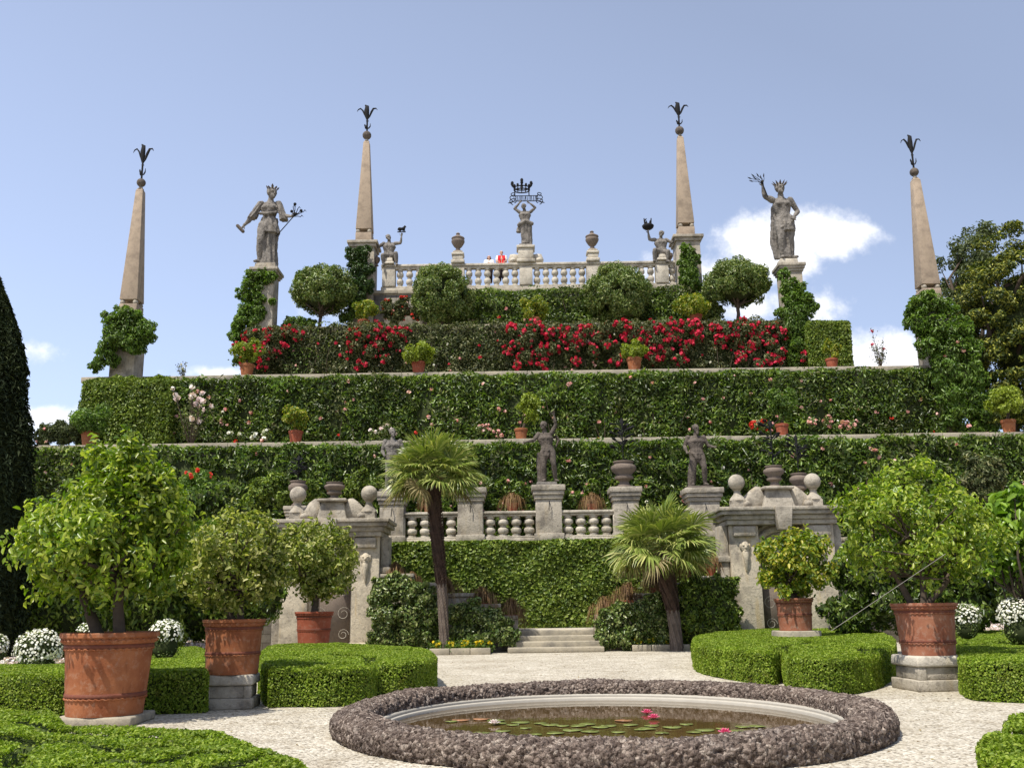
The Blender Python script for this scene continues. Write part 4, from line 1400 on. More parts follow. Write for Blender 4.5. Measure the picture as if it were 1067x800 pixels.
mb = MB()
hd = q + np.array([-.02, -.02, .955]) * H
for i in range(11):
    a = i * .571
    e = hd + np.array([.048 * math.cos(a), .045 * math.sin(a), .01]) * H
    d = np.array([.05 * math.cos(a), .04 * math.sin(a), .05]) * H
    mb.tube([e, e + d * .5, e + d], np.array([.01, .012, .002]) * H, 6, fl=.6)
mb.build('spiked_crown', M['statuedark'], t, smooth=True)

# central crowned statue
cz = np.array([X(548, 270, YT), YT + .25, zr + .005])
s = S(cz)
q0 = thing('statue_pedestal', 'white pedestal with two side scrolls under the central statue of the balustrade', 'pedestal', cz)
MB().bb(cz[0] - 9.5 * s, cz[0] + 9.5 * s, YT - .15, YT + .75, cz[2], cz[2] + 3.5 * s).bb(cz[0] - 8 * s, cz[0] + 8 * s, YT - .08, YT + .68, cz[2] + 3.52 * s, cz[2] + 15.5 * s).bb(cz[0] - 9.5 * s, cz[0] + 9.5 * s, YT - .15, YT + .75, cz[2] + 15.52 * s, cz[2] + 18.5 * s).build('block', M['palestone'], q0, bevel=.03)
for sx in (-1, 1):
    mb = MB()
    mb.tube([cz + np.array([sx * a * s, .05, b * s]) for a, b in ((8, 7), (10, 6), (13, 5), (15, 3))], [.15, .2, .24, .16], 10, fl=1.5)
    mb.ell(cz + [sx * 13.5 * s, .05, 3.4 * s], (.22, .32, .17), 12)
    mb.build('side_scroll', M['palestone'], q0, smooth=True)
H = 46 * s
t, q = statue('stone figure holding an iron crown and motto frame overhead, centre of the topmost balustrade', cz + [0, 0, 18.52 * s], H, 'statue', plinth=(.3, .05))
mb = MB()
torso(mb, H, (.0, 0, .52), (-.005, 0, .735), (-.015, 0, .84), 1.08)
head(mb, np.array([-.03, -.03, .925]) * H, H, -.35)
arm(mb, H, (-.12, 0, .80), (-.24, -.02, .88), (-.13, -.05, 1.0), curl=.7)
arm(mb, H, (.12, 0, .80), (.24, -.02, .90), (.11, -.05, 1.0), curl=.7)
leg(mb, H, (-.05, 0, .5), (-.06, -.03, .28), (-.05, .0, .05), (-.07, -.09, .02))
leg(mb, H, (.06, 0, .5), (.09, -.03, .28), (.1, .02, .05), (.12, -.08, .02))
drape(mb, np.array([(.03, .02, .03), (.03, .02, .25), (.02, .0, .48), (.01, 0, .58)]) * H, np.array([.12, .12, .12, .1]) * H, np.array([.09, .085, .09, .08]) * H, 9, .22)
drape(mb, np.array([(-.15, .03, .32), (-.13, .02, .42), (-.1, .0, .56)]) * H, np.array([.06, .055, .04]) * H, np.array([.06, .05, .04]) * H, 6, .22)
mb.tube(np.array([(-.14, -.05, .47), (0, -.09, .55), (.15, -.05, .5)]) * H, np.array([.05, .045, .05]) * H, 8)
figure(t, mb, q, H, M['statue'])
mb = MB()
z0 = q[2] + 1.03 * H
y0 = q[1] - .05 * H
r1 = .022
x0, x1 = q[0] - 11 * s, q[0] + 14 * s
mb.tube([(x0, y0, z0 + 1 * s), (x1, y0, z0 + 1 * s)], r1, 6).tube([(x0, y0, z0 + 7 * s), (x1, y0, z0 + 7 * s)], r1, 6)
i = x0
while i < x1:
    mb.tube([(i, y0, z0 + 1 * s), (i + random.uniform(-.04, .04), y0, z0 + 7 * s)], .02, 5)
    i += 1.55 * s
for sx, bx in ((-1, x0), (1, x1)):
    for zz, rr_ in ((5, 3.2), (1, 3.4), (9, 2.0)):
        mb.tube([(bx + sx * (1.5 * s + rr_ * s * math.cos(a)), y0 + .05 * math.sin(a * 2), z0 + (zz + (rr_ - a * .35) * math.sin(a)) * s) for a in np.linspace(-1.5, 4.2, 14)], .025, 5)
    mb.tube([(bx, y0, z0 + s), (bx + sx * 4 * s, y0, z0 - .5 * s), (bx + sx * 6.5 * s, y0, z0 - 1 * s)], [.03, .04, .02], 6)
mb.build('motto_frame', M['iron'], t)
mb = MB()
zc = z0 + 13 * s
xc = q[0] - 3 * s
ry = .45
ring = lambda z, r: [(xc + r * math.cos(a), y0 + ry * r * math.sin(a) * 1.6, z) for a in np.linspace(0, 6.283, 25)]
mb.tube(ring(zc, 8 * s), .035, 6).tube(ring(zc + 3 * s, 8.3 * s), .035, 6)
for a in np.linspace(0, 6.283, 13)[:-1]:
    b = np.array([xc + 8.2 * s * math.cos(a), y0 + ry * 1.6 * 8.2 * s * math.sin(a), zc + 3 * s])
    o = np.array([math.cos(a), .7 * math.sin(a), 0]) * s
    mb.tube([b - [0, 0, 3 * s], b], .03, 5)
    k = int(round(a / .5236))
    if k % 3 == 0:
        mb.tube([b, b + o * 1.5 + [0, 0, 3 * s], b + o * 2 + [0, 0, 5.5 * s]], [.03, .09, .05], 6)
        mb.tube([b + o * 1.5 + [0, 0, 3.5 * s], b + o * 3.2 + [0, 0, 4.2 * s]], [.05, .03], 5)
        mb.ell(b + o * 1.8 + [0, 0, 5.6 * s], (.09, .09, .12), 8)
    else:
        mb.ell(b + o * .6 + [0, 0, 1.4 * s], (.07, .07, .09), 8)
for sx in (-1, 1):
    mb.tube([(xc + sx * 7.5 * s, y0, z0 + 7 * s), (xc + sx * 7.5 * s, y0, zc)], .03, 6)
mb.build('iron_crown', M['iron'], t)

# the two seated figures
for k, px, lab in ((1, 405, 'seated stone figure lifting a small iron horse at the left balustrade end'), (-1, 690, 'seated stone figure lifting a small iron basket at the right balustrade end')):
    c = np.array([X(px, 268, YT), YT + .25, zr + .005])
    s = S(c)
    H = 49 * s
    t = thing('statue', lab, 'statue', c, SG)
    MB().box(c + [0, 0, 1.4 * s], (12 * s, .8, 2.8 * s), taper=.9).box(c + [0, 0, 5 * s], (9 * s, .66, 4.4 * s), taper=.85).build('plinth', M['palestone'], t, bevel=.04)
    q = c + [0, 0, 7 * s]
    mb = MB()
    dz = -.42
    f = lambda a, b, z: (a * k, b, z + dz)
    torso(mb, H, f(-.02, 0, .5), f(0, 0, .71), f(-.01, 0, .82), 1.05)
    head(mb, np.array(f(-.02, -.02, .905)) * H, H, .6 * k)
    arm(mb, H, f(-.12, 0, .78), f(-.23, -.03, .70), f(-.33, -.04, .76), curl=.4)
    arm(mb, H, f(.12, 0, .78), f(.24, -.02, .78), f(.26, -.04, .92), curl=.8)
    leg(mb, H, f(-.05, 0, .48), f(-.12, -.16, .46), f(-.1, -.12, .26), f(-.13, -.2, .22))
    leg(mb, H, f(.05, 0, .48), f(.16, -.16, .5), f(.17, -.1, .27), f(.2, -.18, .24))
    drape(mb, np.array([f(0, .02, .2), f(0, .02, .36), f(0, .0, .52)]) * H, np.array([.1, .11, .1]) * H, np.array([.08, .09, .08]) * H, 8, .2)
    figure(t, mb, q, H, M['statue'])
    hd = q + np.array(f(.265, -.06, 1.0)) * H
    mb = MB()
    if k == 1:
        # little horse: trunk, neck, head, legs and tail on a bar
        E = lambda x, z, y=0: hd + np.array([x, y, z]) * s
        mb.tube([E(-2.2, 4.2), E(0, 4), E(2, 4.6)], [.1, .09, .1], 8)
        mb.tube([E(2, 4.8), E(3, 6.4), E(3.3, 7)], [.09, .06, .05], 7).tube([E(3.2, 7), E(4.3, 6.2)], [.055, .03], 6)
        for x, e in ((-2.2, -3), (-1.8, -1.2), (1.6, 1.2), (2.1, 3.4)):
            mb.tube([E(x, 4), E((x + e) / 2 + .3, 2.4), E(e, 1)], [.05, .035, .025], 6)
        mb.tube([E(-2.4, 4.6), E(-3.6, 4), E(-4, 2.6)], [.05, .05, .02], 6)
        mb.tube([E(-4.2, .8), E(3.8, .8)], .03, 6)
        mb.build('iron_horse', M['iron'], t, smooth=True)
    else:
        mb.lathe([(.2, 0), (.3, .08), (.34, .2), (.28, .26)], hd, 14)
        for i in range(6):
            a = i * 1.05
            mb.tube([hd + [.15 * math.cos(a), .15 * math.sin(a), .22], hd + [.2 * math.cos(a), .2 * math.sin(a), .42 + .22 * (i % 3 == 0)]], [.06, .03], 6)
        mb.tube([hd + [-.1, 0, .2], hd + [-.18, 0, .5], hd + [-.08, 0, .62]], [.05, .05, .03], 6)
        mb.build('iron_basket', M['iron'], t, smooth=True)

# ------------------------------------------------------------------ visitors
def person(label, px, py, H, kind):
    p = np.array([X(px, py, YT + .8), YT + .8, W(px, py, YT + .8)[2] - H])
    t = thing('person', label, 'person', p, 'visitors behind the balustrade')
    mb = MB()
    torso(mb, H, w=.95 if kind == 'w' else 1.05)
    head(mb, np.array([0, -.015, .93]) * H, H, 0.1, hair=0)
    A = [((-.115, 0, .80), (-.15, -.02, .64), (-.09, -.16, .60)), ((.115, 0, .80), (.15, -.02, .64), (.1, -.16, .60))]
    for a in A: arm(mb, H, *a, palm=(0, 0, -1), k=.85)
    Lg = [((-.05, 0, .5), (-.055, -.01, .28), (-.06, .01, .05), (-.07, -.09, .02)), ((.05, 0, .5), (.055, -.01, .28), (.06, .01, .05), (.08, -.09, .02))]
    for a in Lg: leg(mb, H, *a)
    figure(t, mb, p, H, M['skin'], .008, 'body')
    sh = MB()
    for e in (-1, 1):
        o = np.array([e * .047, 0, 0])
        sh.tube([np.array([0, 0, .5]) * H + o * H, np.array([0, 0, .62]) * H + o * H, np.array([0, 0, .74]) * H + o * 1.4 * H, np.array([0, 0, .8]) * H + o * H], np.array([.085, .075, .09, .06]) * H, 12)
        a = A[0] if e < 0 else A[1]
        sh.tube([np.array(a[0]) * H, (np.array(a[0]) * .45 + np.array(a[1]) * .55) * H], np.array([.058, .052]) * H, 10)
    me = place(remesh(sh, .009 * H, 3), p, 1, 0, p)
    o = link('shirt', me, [M['cloth_white'], M['cloth_red']], t, p, True)
    if kind == 'm':
        for f in me.polygons:
            if abs(f.center.x) < .115 * H and f.center.z > .55 * H: f.material_index = 1
    tr = MB()
    tr.tube([np.array([-.04, 0, .5]) * H, np.array([.04, 0, .5]) * H], .09 * H, 12)
    for a in Lg: tr.tube([np.array(a[0]) * H, np.array(a[1]) * H, np.array(a[2]) * H * [1, 1, 1] + [0, 0, .02]], np.array([.085, .062, .05]) * H, 10)
    link('trousers', place(remesh(tr, .01 * H, 3), p, 1, 0, p), M['cloth_dark'], t, p, True)
    hb = MB()
    hc = np.array([0, .012, .955]) * H
    hb.ell(hc, np.array([.052, .056, .05]) * H, 14)
    if kind == 'w':
        hb.tube([hc + np.array([-.045, .0, .0]) * H, hc + np.array([-.055, -.005, -.08]) * H, hc + np.array([-.05, -.02, -.16]) * H], np.array([.022, .025, .015]) * H, 8)
        hb.tube([hc + np.array([.045, .0, .0]) * H, hc + np.array([.055, -.005, -.08]) * H, hc + np.array([.05, -.02, -.16]) * H], np.array([.022, .025, .015]) * H, 8)
        hb.tube([hc + np.array([0, .045, .0]) * H, hc + np.array([0, .055, -.16]) * H], np.array([.04, .04]) * H, 8)
    link('hair', place(remesh(hb, .007 * H, 2), p, 1, 0, p), M['hairbrown' if kind == 'w' else 'hairblack'], t, p, True)


person('woman with long brown hair and a white top leaning at the balustrade', 509.5, 266.5, 1.68, 'w')
person('dark haired man in a red and white shirt standing at the balustrade', 522.5, 261.5, 1.86, 'm')

# ------------------------------------------------------------------ terrace hedges
def wallhedge(label, x0, x1, y, z0, z1, mat, L, Wd, dens, thick=.6, amp=.24, seed=1, flowers=None, name='hedge', **kw):
    b = np.array([(x0 + x1) / 2, y, z0])
    kw.setdefault('fluff', .12)
    kw.setdefault('spread', 1.0)
    kw.setdefault('gaps', .4)
    kw.setdefault('topamp', .13)
    mb = hedge_mb(rect(x0, x1, y, y + thick), z0, z1, L, Wd, dens, amp=amp, ls=1.7, rnd=.1, seed=seed, sides=front_only, **kw)
    MT = [M[mat], M['core'], M['ivy'], M['rosehedge'], M['pillarivy'], M['bark']]
    ar = (x1 - x0) * (z1 - z0)
    for k in range(int(ar * .42)):              # other species grown through the hedge
        h = min(.75, (z1 - z0) * .4)
        c_ = np.array([rng.uniform(x0, x1), y - .05, z0 + (z1 - z0) * rng.uniform(.02, .98)])
        n = rng.integers(18, 70)
        P = c_ + rng.normal(size=(n, 3)) * [rng.uniform(.15, .5), .05, rng.uniform(.15, h)]
        P[:, 1] -= amp * np.maximum(lump(P, 1.7, seed), -.3) + rng.uniform(0, .12, n)
        P[:, 2] = np.clip(P[:, 2], z0, z1 + .12)
        leaves(mb, P, np.tile([0, -.8, .4], (n, 1)), L * rng.uniform(.55, 1.1), Wd * rng.uniform(.7, 1.1), 1.0, .4, mi=int(rng.choice([0, 2, 3, 3, 4])))
    for k in range(int((x1 - x0) * .7)):        # bare stems here and there
        q = np.array([rng.uniform(x0, x1), y - .1, z0 + rng.uniform(0, (z1 - z0) * .5)])
        e = q + [rng.uniform(-.4, .4), -rng.uniform(0, .15), rng.uniform(.4, 1.3)]
        e[2] = min(e[2], z1 + .15)
        mb.tube([q, (q + e) / 2 + rng.normal(size=3) * .06, e], [.02, .015, .008], 5, mi=5)
    if not flowers:
        return tag(mb.build(name, MT, None, b), label, 'hedge')
    t = thing(name, label, 'hedge', b)
    mb.build('foliage', MT, t)
    for fm, n, r, lo, hi in flowers:
        P = np.c_[rng.uniform(x0 + .3, x1 - .3, n), np.full(n, y - .1), z0 + (z1 - z0) * rng.uniform(lo, hi, n)]
        P[:, 1] -= amp * lump(P, 1.7, seed)
        f = MB()
        petals(f, P, r)
        f.build('blossoms', M[fm], t)
    return t


wallhedge('lowest and longest terrace hedge, dark laurel under the first coping', -23.3, 29.5, YA - .62, zL, zA - .27, 'laurel', .24, .085, 190, seed=3,
          flowers=[('pink', 70, .1, .25, .95), ('white', 22, .09, .1, .8)])
wallhedge('middle terrace hedge of dark laurel dotted with pink flowers', X(172, 400, YB), X(975, 400, YB), YB - .62, zA - .04, zB - .28, 'laurel', .23, .08, 200, seed=5,
          flowers=[('pink', 75, .1, .02, .95), ('scarlet', 10, .1, .0, .35), ('white', 10, .08, 0, .6)])
wallhedge('brownish green rose hedge covering the upper terrace wall', X(262, 360, YC), X(815, 360, YC), YC - .6, zB - .04, zC - .1, 'rosehedge', .15, .07, 380, seed=8, fluff=.12, amp=.22, topamp=.2, gaps=.25,
          flowers=[('pink', 40, .09, .05, .9), ('white', 22, .08, .0, .8), ('red', 60, .1, .3, 1.0)])
wallhedge('dark irregular hedge directly under the top balustrade', X(478, 315, YT), X(640, 315, YT), YT - .65, zC - .04, zT - .25, 'laurel', .17, .075, 260, seed=9, amp=.2, fluff=.1,
          flowers=[('pink', 5, .1, .1, .8), ('red', 4, .1, .05, .5)])
wallhedge('short hedge under the right end of the top balustrade, left of an ivy pier', X(655, 315, YT), X(742, 315, YT), YT - .75, zC - .04, zT - .2, 'laurel', .17, .075, 260, seed=19, amp=.2, fluff=.1)
# clipped blocks
b0, b1 = X(84, 420, 43.3), X(178, 420, 43.3)
o = hedge_mb(rect(b0, b1, 43.3, 44.4), zA - .04, W(130, 391, 43.3)[2], .16, .08, 420, amp=.17, rnd=.6, seed=12, fluff=.07, spread=.95).build('hedge', [M['ivy'], M['core']], None, (b0, 43.3, zA))
tag(o, 'rounded clipped hedge block at the left end of the middle terrace', 'hedge')
b0, b1 = X(842, 350, 46.3), X(887, 350, 46.3)
o = hedge_mb(rect(b0, b1, 46.3, 48), zB - .04, W(864, 333, 46.3)[2], .14, .075, 480, amp=.06, rnd=.3, seed=13).build('hedge', [M['ivy'], M['core']], None, (b0, 46.3, zB))
tag(o, 'square clipped hedge block standing alone right of the rose wall', 'hedge')
# ivy wall between the gateways
o = hedge_mb(rect(X(399, 600, YL), X(757, 600, YL), YL - .28, YL - .02), 0, zL - .03, .15, .1, 560, amp=.08, ls=1.8, rnd=.06, seed=15, fluff=.05, spread=.75, up=.45, sides=front_only).build('ivy', [M['ivy'], M['core']], None, (X(575, 600, YL), YL, 0))
tag(o, 'sheet of yellow green ivy covering the wall behind the steps', 'ivy')

# ------------------------------------------------------------------ climbing roses
ROSES = [
    ('red climbing rose at the left end of the rose wall, around a potted shrub', [(262, 352, 10), (285, 350, 14), (280, 367, 12), (257, 378, 8), (300, 345, 8), (275, 378, 8), (268, 362, 9), (310, 350, 6), (292, 362, 8)], 125),
    ('red climbing rose under the yellow potted shrub, left part of the rose wall', [(380, 345, 14), (396, 340, 10), (372, 360, 10), (386, 366, 10), (376, 380, 7), (402, 374, 7), (366, 348, 8), (408, 352, 8), (396, 358, 8), (420, 346, 6)], 95),
    ('red climbing rose below the central statue', [(534, 345, 8), (552, 352, 12), (563, 366, 9), (548, 372, 9), (572, 346, 8), (540, 380, 6), (566, 380, 6), (542, 358, 9), (558, 342, 9), (576, 362, 8), (530, 366, 6)], 120),
    ('red climbing rose right of the central statue, with gaps of green', [(592, 352, 9), (612, 345, 9), (598, 363, 8), (630, 340, 10), (634, 360, 9), (604, 354, 9), (618, 366, 8), (586, 344, 7), (600, 376, 6), (622, 352, 8)], 95),
    ('largest red climbing rose, above and around the lime potted shrub', [(648, 334, 9), (660, 345, 11), (678, 338, 12), (698, 334, 11), (716, 336, 9), (684, 355, 13), (702, 352, 11), (714, 362, 8), (682, 374, 9), (678, 364, 8), (726, 350, 8), (694, 366, 9), (668, 354, 9), (654, 352, 8), (708, 374, 8), (724, 340, 8), (642, 374, 7)], 230),
    ('red climbing rose spilling over the coping beside the round tree on the right', [(756, 334, 10), (768, 330, 11), (776, 338, 11), (760, 347, 9), (786, 356, 9), (779, 362, 8), (744, 338, 5), (770, 352, 9), (792, 344, 8), (752, 354, 7), (772, 372, 7)], 115),
    ('red climbing rose beside the ivy of the wheat statue', [(806, 336, 9), (812, 348, 8), (803, 358, 9), (812, 366, 8), (800, 374, 7), (812, 378, 7), (790, 380, 7), (838, 372, 5), (808, 374, 7), (796, 350, 7)], 80)]
for k, (lab, lst, n) in enumerate(ROSES):
    lst = [(a, max(b, 341 + (r_ > 9) * 2), r_) for a, b, r_ in lst]
    bush('climbing_rose', lab, 'rose', lst, YC - .85, 'rosehedge', 26, .13, .06, 'red climbing roses on the upper wall', sub=5, dep=.35, core=.25, seed=40 + k, base=zB, flowers=[('red', int(n * 1.7), .115)])
bush('climbing_rose', 'small scarlet rose under the left round bush of the top terrace', 'rose', [(405, 322, 10), (420, 320, 10), (432, 326, 8), (412, 330, 8)], YT - .9, 'rosehedge', 30, .13, .06, 'roses under the top balustrade', base=zC, flowers=[('scarlet', 26, .1), ('pink', 8, .1)])

# ------------------------------------------------------------------ round trees and bushes of the top terraces
def topi(label, px, py, rx, ry, Y, zb, stemw=.11, cat='tree', name='clipped_tree', **kw):
    c = W(px, py, Y)
    s = S(c)
    return tree(name, label, cat, (c[0] - .1, Y, zb), (c[0], Y, c[2] - ry * s * .6), stemw, c, (rx * s, rx * s, ry * s), 'topiary', 170, rx * s * .21, 0, .16, .065, 'round clipped trees of the top terraces', core=.6, shell=.35, surf=.9, k=12, cover=.75, lumpy=.05, spread=1.05, **kw)


topi('clipped round tree on a bare stem, left of the left inner obelisk', 336, 305, 33, 27, 48.6, zC - .06, seed=2, lo=-.6)
topi('dense round bush in front of the left half of the top balustrade', 461, 307, 33, 32, 49.0, zC - .06, seed=3)
topi('dense round bush in front of the right half of the top balustrade', 644, 305, 33, 31, 49.0, zC - .06, seed=4)
topi('clipped round tree on a bare stem, beside the white cloud on the right', 767, 297, 33, 27, 48.6, zC - .06, seed=5, lo=-.6)
bush('shrub', 'low green shrub at the foot of the left round tree', 'shrub', [(300, 337, 7), (312, 335, 8), (324, 337, 6)], 48.2, 'pillarivy', 60, .13, .05, seed=3, base=zC)
bush('shrub', 'green shrub between the left round tree and the inner ivy pier', 'shrub', [(362, 330, 9), (372, 322, 9), (366, 318, 7)], 49.6, 'pillarivy', 60, .13, .05, seed=4, base=zC)
bush('shrub', 'dark shrub between the right inner ivy pier and the right round tree', 'shrub', [(738, 316, 13), (744, 302, 11), (746, 326, 10), (733, 326, 8)], 49.6, 'topiary', 60, .15, .06, seed=5, base=zC)

# ------------------------------------------------------------------ ivy on the piers
IV = 'ivy plants on the piers'
bush('ivy', 'ivy wrapped round the leftmost obelisk pier, bare stone below it', 'ivy', [(118, 336, 14), (134, 338, 16), (150, 342, 13), (122, 352, 15), (140, 356, 14), (110, 366, 12), (102, 380, 9), (126, 328, 10), (155, 352, 7), (117, 375, 8)], YO - 1.1, 'pillarivy', 85, .19, .07, IV, dep=.9, seed=21, base=zA, droop=.5)
bush('ivy', 'ivy climbing the left side of the pier under the robed woman statue', 'ivy', [(262, 292, 11), (256, 306, 11), (268, 300, 9), (281, 290, 8), (256, 322, 11), (252, 336, 11), (264, 334, 10), (248, 350, 10), (258, 350, 9), (250, 364, 8), (247, 376, 6), (284, 314, 4), (270, 312, 8), (270, 324, 8), (274, 286, 7), (268, 346, 8)], YC + .1, 'pillarivy', 80, .18, .065, IV, dep=.8, seed=22, base=zB, droop=.5)
bush('ivy', 'column of dense ivy under the left inner obelisk', 'ivy', [(369, 266, 10), (378, 264, 10), (372, 280, 12), (382, 282, 9), (371, 296, 12), (381, 298, 9), (374, 310, 10)], YI - 1.1, 'dark', 90, .16, .07, IV, dep=.7, seed=23, base=zC)
bush('ivy', 'column of dense ivy under the right inner obelisk', 'ivy', [(716, 262, 9), (720, 272, 10), (719, 284, 11), (722, 294, 10), (714, 290, 8), (712, 276, 7)], YI - 1.1, 'pillarivy', 90, .15, .065, IV, dep=.7, seed=24, base=zC)
bush('ivy', 'tall ivy over the pier under the statue lifting wheat', 'ivy', [(816, 286, 7), (821, 298, 10), (832, 300, 8), (826, 312, 12), (838, 312, 10), (830, 326, 16), (844, 322, 9), (824, 342, 14), (838, 344, 12), (828, 360, 14), (824, 374, 12), (836, 372, 9), (812, 326, 6)], YC - .4, 'pillarivy', 80, .18, .07, IV, dep=.7, seed=25, base=zB, droop=.5)
bush('ivy', 'huge mass of ivy swallowing the rightmost obelisk pier and the end of the hedge', 'ivy', [(956, 318, 13), (972, 316, 14), (986, 322, 12), (956, 336, 15), (978, 342, 19), (998, 344, 16), (966, 360, 14), (990, 364, 20), (1010, 366, 16), (1024, 434, 16), (1030, 420, 14), (1012, 450, 13), (1028, 450, 13), (984, 388, 17), (1004, 392, 20), (990, 412, 18), (1010, 416, 19), (998, 430, 17), (1016, 398, 14), (976, 376, 10)], YO - 1.2, 'pillarivy', 85, .2, .075, IV, dep=.8, seed=26, base=zA, droop=.5,
     flowers=[('pink', 14, .1)])

# slender roses against the sky
def standard_rose(label, px, py0, py1, Y, zb, w, fm, n=6, leafn=9, r=.09):
    b = W(px, py1, Y)
    b[2] = zb
    top = W(px, py0, Y)
    t = thing('rose_bush', label, 'rose', b, 'loose rose bushes on the terraces')
    s, f = MB(), MB()
    fl = []
    h = top[2] - zb
    for i in range(leafn):
        e = np.array([b[0] + rng.uniform(-w, w), Y + rng.uniform(-w, w), zb + h * rng.uniform(.45, 1)])
        s.tube([b, (b + e) / 2 + rng.normal(size=3) * .04, e], [.022, .014, .008], 5)
        k = 26
        P = b + (e - b) * rng.uniform(.35, 1, (k, 1)) + rng.normal(size=(k, 3)) * w * .22
        leaves(f, P, rng.normal(size=(k, 3)), .11, .055)
        if i < n: fl.append(e)
    s.build('stem', M['bark'], t, smooth=True)
    f.build('foliage', M['rosehedge'], t)
    q = MB()
    petals(q, np.array(fl), r, 9)
    q.build('blossoms', M[fm], t)
    return t


standard_rose('spindly rose against the cloud right of the clipped square hedge', 917, 342, 380, 45.2, zB - .06, .45, 'red', 3)
standard_rose('tiny white rose against the sky above the left clipped block', 190, 374, 392, 45.2, zB - .06, .3, 'white', 3, 5)
standard_rose('tall pale pink rose bush in front of the left clipped block', 199, 404, 462, 42.2, zA - .06, .75, 'blush', 16, 26, .16)
for lab, lst, fm, n in (
        ('low white flowers on the first coping, between the pale pink rose and a potted shrub', [(240, 455, 4), (252, 454, 5), (266, 455, 4), (277, 453, 5)], 'white', 26),
        ('low pink flowers on the first coping behind the tall palm', [(388, 452, 5), (400, 450, 5), (405, 445, 4), (412, 448, 5)], 'blush', 16),
        ('pink flowers on the first coping between the tall palm and the raised arm statue', [(476, 440, 6), (500, 447, 5), (508, 446, 5), (520, 452, 4)], 'pink', 16),
        ('bright red geranium left of a potted shrub on the first coping', [(786, 443, 5), (797, 443, 5), (791, 440, 4)], 'scarlet', 26),
        ('red and pink geraniums right of a potted shrub on the first coping', [(846, 441, 6), (863, 438, 6), (875, 442, 5), (886, 443, 5)], 'pink', 34)):
    bush('flowering_plant', lab, 'flowers', lst, YA + .3, 'shrub', 26, .09, .045, 'flowers on the first coping', sub=5, seed=int(lst[0][0]), base=zA, flowers=[(fm, n, .1)])
bush('oleander', 'pinkish oleander against the sky at the far left end of the first coping', 'shrub', [(46, 452, 8), (54, 449, 8), (63, 449, 9), (72, 450, 9), (80, 453, 7), (66, 456, 7), (50, 456, 7)], YA + .6, 'greytree', 40, .15, .04, base=zA, seed=9, grow=1.35, flowers=[('pink', 20, .08)])

# ------------------------------------------------------------------ potted shrubs on the copings
PS = [  # pot px, bottom, width, height, crown px, py, rx, rz, Y, mat, label tail
    (257, 389, 15, 13, 258, 366, 17, 14, YB, zB, 'lime', 'among the leftmost red roses', ('red', 8, .09)),
    (436, 388, 15, 13, 437, 370, 18, 12, YB, zB, 'lime', 'lime green, under the left round bush', None),
    (661, 384, 16, 14, 661, 365, 15, 13, YB, zB, 'lime', 'lime green, below the biggest red rose', None),
    (867, 381, 13, 10, 867, 364, 9, 12, YB, zB, 'lemon', 'in front of the square clipped hedge', None),
    (93, 461, 18, 15, 96, 436, 22, 16, YA, zA, 'pillarivy', 'in front of the left clipped block', None),
    (308, 458, 15, 13, 307, 435, 17, 13, YA, zA, 'lemon', 'yellowish, right of the pale pink rose', None),
    (543, 454, 14, 12, 551, 427, 12, 19, YA, zA, 'lime', 'leaning to the right above the raised arm statue', None),
    (815, 448, 14, 13, 815, 419, 16, 17, YA, zA, 'pillarivy', 'slender, between two clumps of geraniums', None),
    (1051, 444, 15, 14, 1052, 420, 23, 14, YA, zA, 'lime', 'at the far right end of the first coping', None),
    (379, 337, 13, 8, 380, 322, 14, 10, YC, zC, 'lemon', 'at the foot of the left inner ivy pier', None),
    (558, 336, 12, 8, 556, 320, 17, 11, YC, zC, 'lemon', 'below the central statue', None),
    (725, 334, 14, 9, 722, 318, 19, 12, YC, zC, 'lemon', 'at the foot of the right inner ivy pier', None),
    (213, 540, 16, 13, 206, 508, 20, 20, 36.9, zL + .25, 'pillarivy', 'behind the left citrus trees, with a red bloom', ('scarlet', 6, .1)),
]
for k, (px, pb, pw2, ph, cx_, cy_, rx, rz, Y, z, mat, tail, fl) in enumerate(PS):
    p = W(px, pb, Y + .25)
    p[2] = z + .004
    s = S(p)
    smallpot('small terracotta pot of the shrub ' + tail, p, ph * s, pw2 * s / 2, 'potred' if k % 2 else 'pot')
    c = W(cx_, cy_, Y + .25)
    potshrub('potted_shrub', 'small potted shrub ' + tail, c, (rx * s, rx * s * .9, rz * s), mat, per=70, L=.14, Wd=.06, stem=p + [0, 0, ph * s * .92], flowers=fl, seed=k, spread=.8)

# lower terrace: shrubs behind the gateways and balustrade
for lab, lst, mat, sd in (
        ('light green bush behind the left gateway urns', [(275, 512, 16), (296, 520, 12), (322, 512, 14), (262, 528, 14), (285, 500, 10)], 'ivy', 61),
        ('light green bush between the left gateway and its balustrade pier', [(368, 510, 13), (392, 508, 12), (358, 522, 12), (376, 496, 9)], 'ivy', 62),
        ('bush between the first two piers behind the balustrade', [(430, 540, 12), (460, 535, 14), (445, 522, 9)], 'laurel', 63),
        ('rose bush in the second bay behind the balustrade', [(510, 528, 13), (540, 515, 12), (525, 505, 9), (550, 535, 12)], 'laurel', 64),
        ('rose bush in the third bay behind the balustrade', [(600, 522, 13), (630, 530, 13), (618, 508, 9)], 'laurel', 65),
        ('dark bush behind the right gateway, left of its ball', [(762, 505, 10), (752, 545, 14), (750, 580, 18)], 'dark', 66)):
    bush('shrub', lab, 'shrub', lst, 37.6, mat, 60, .17, .07, 'shrubs of the low terrace', seed=sd, base=zL, flowers=[('pink', 8, .1)] if sd in (64, 65) else None)


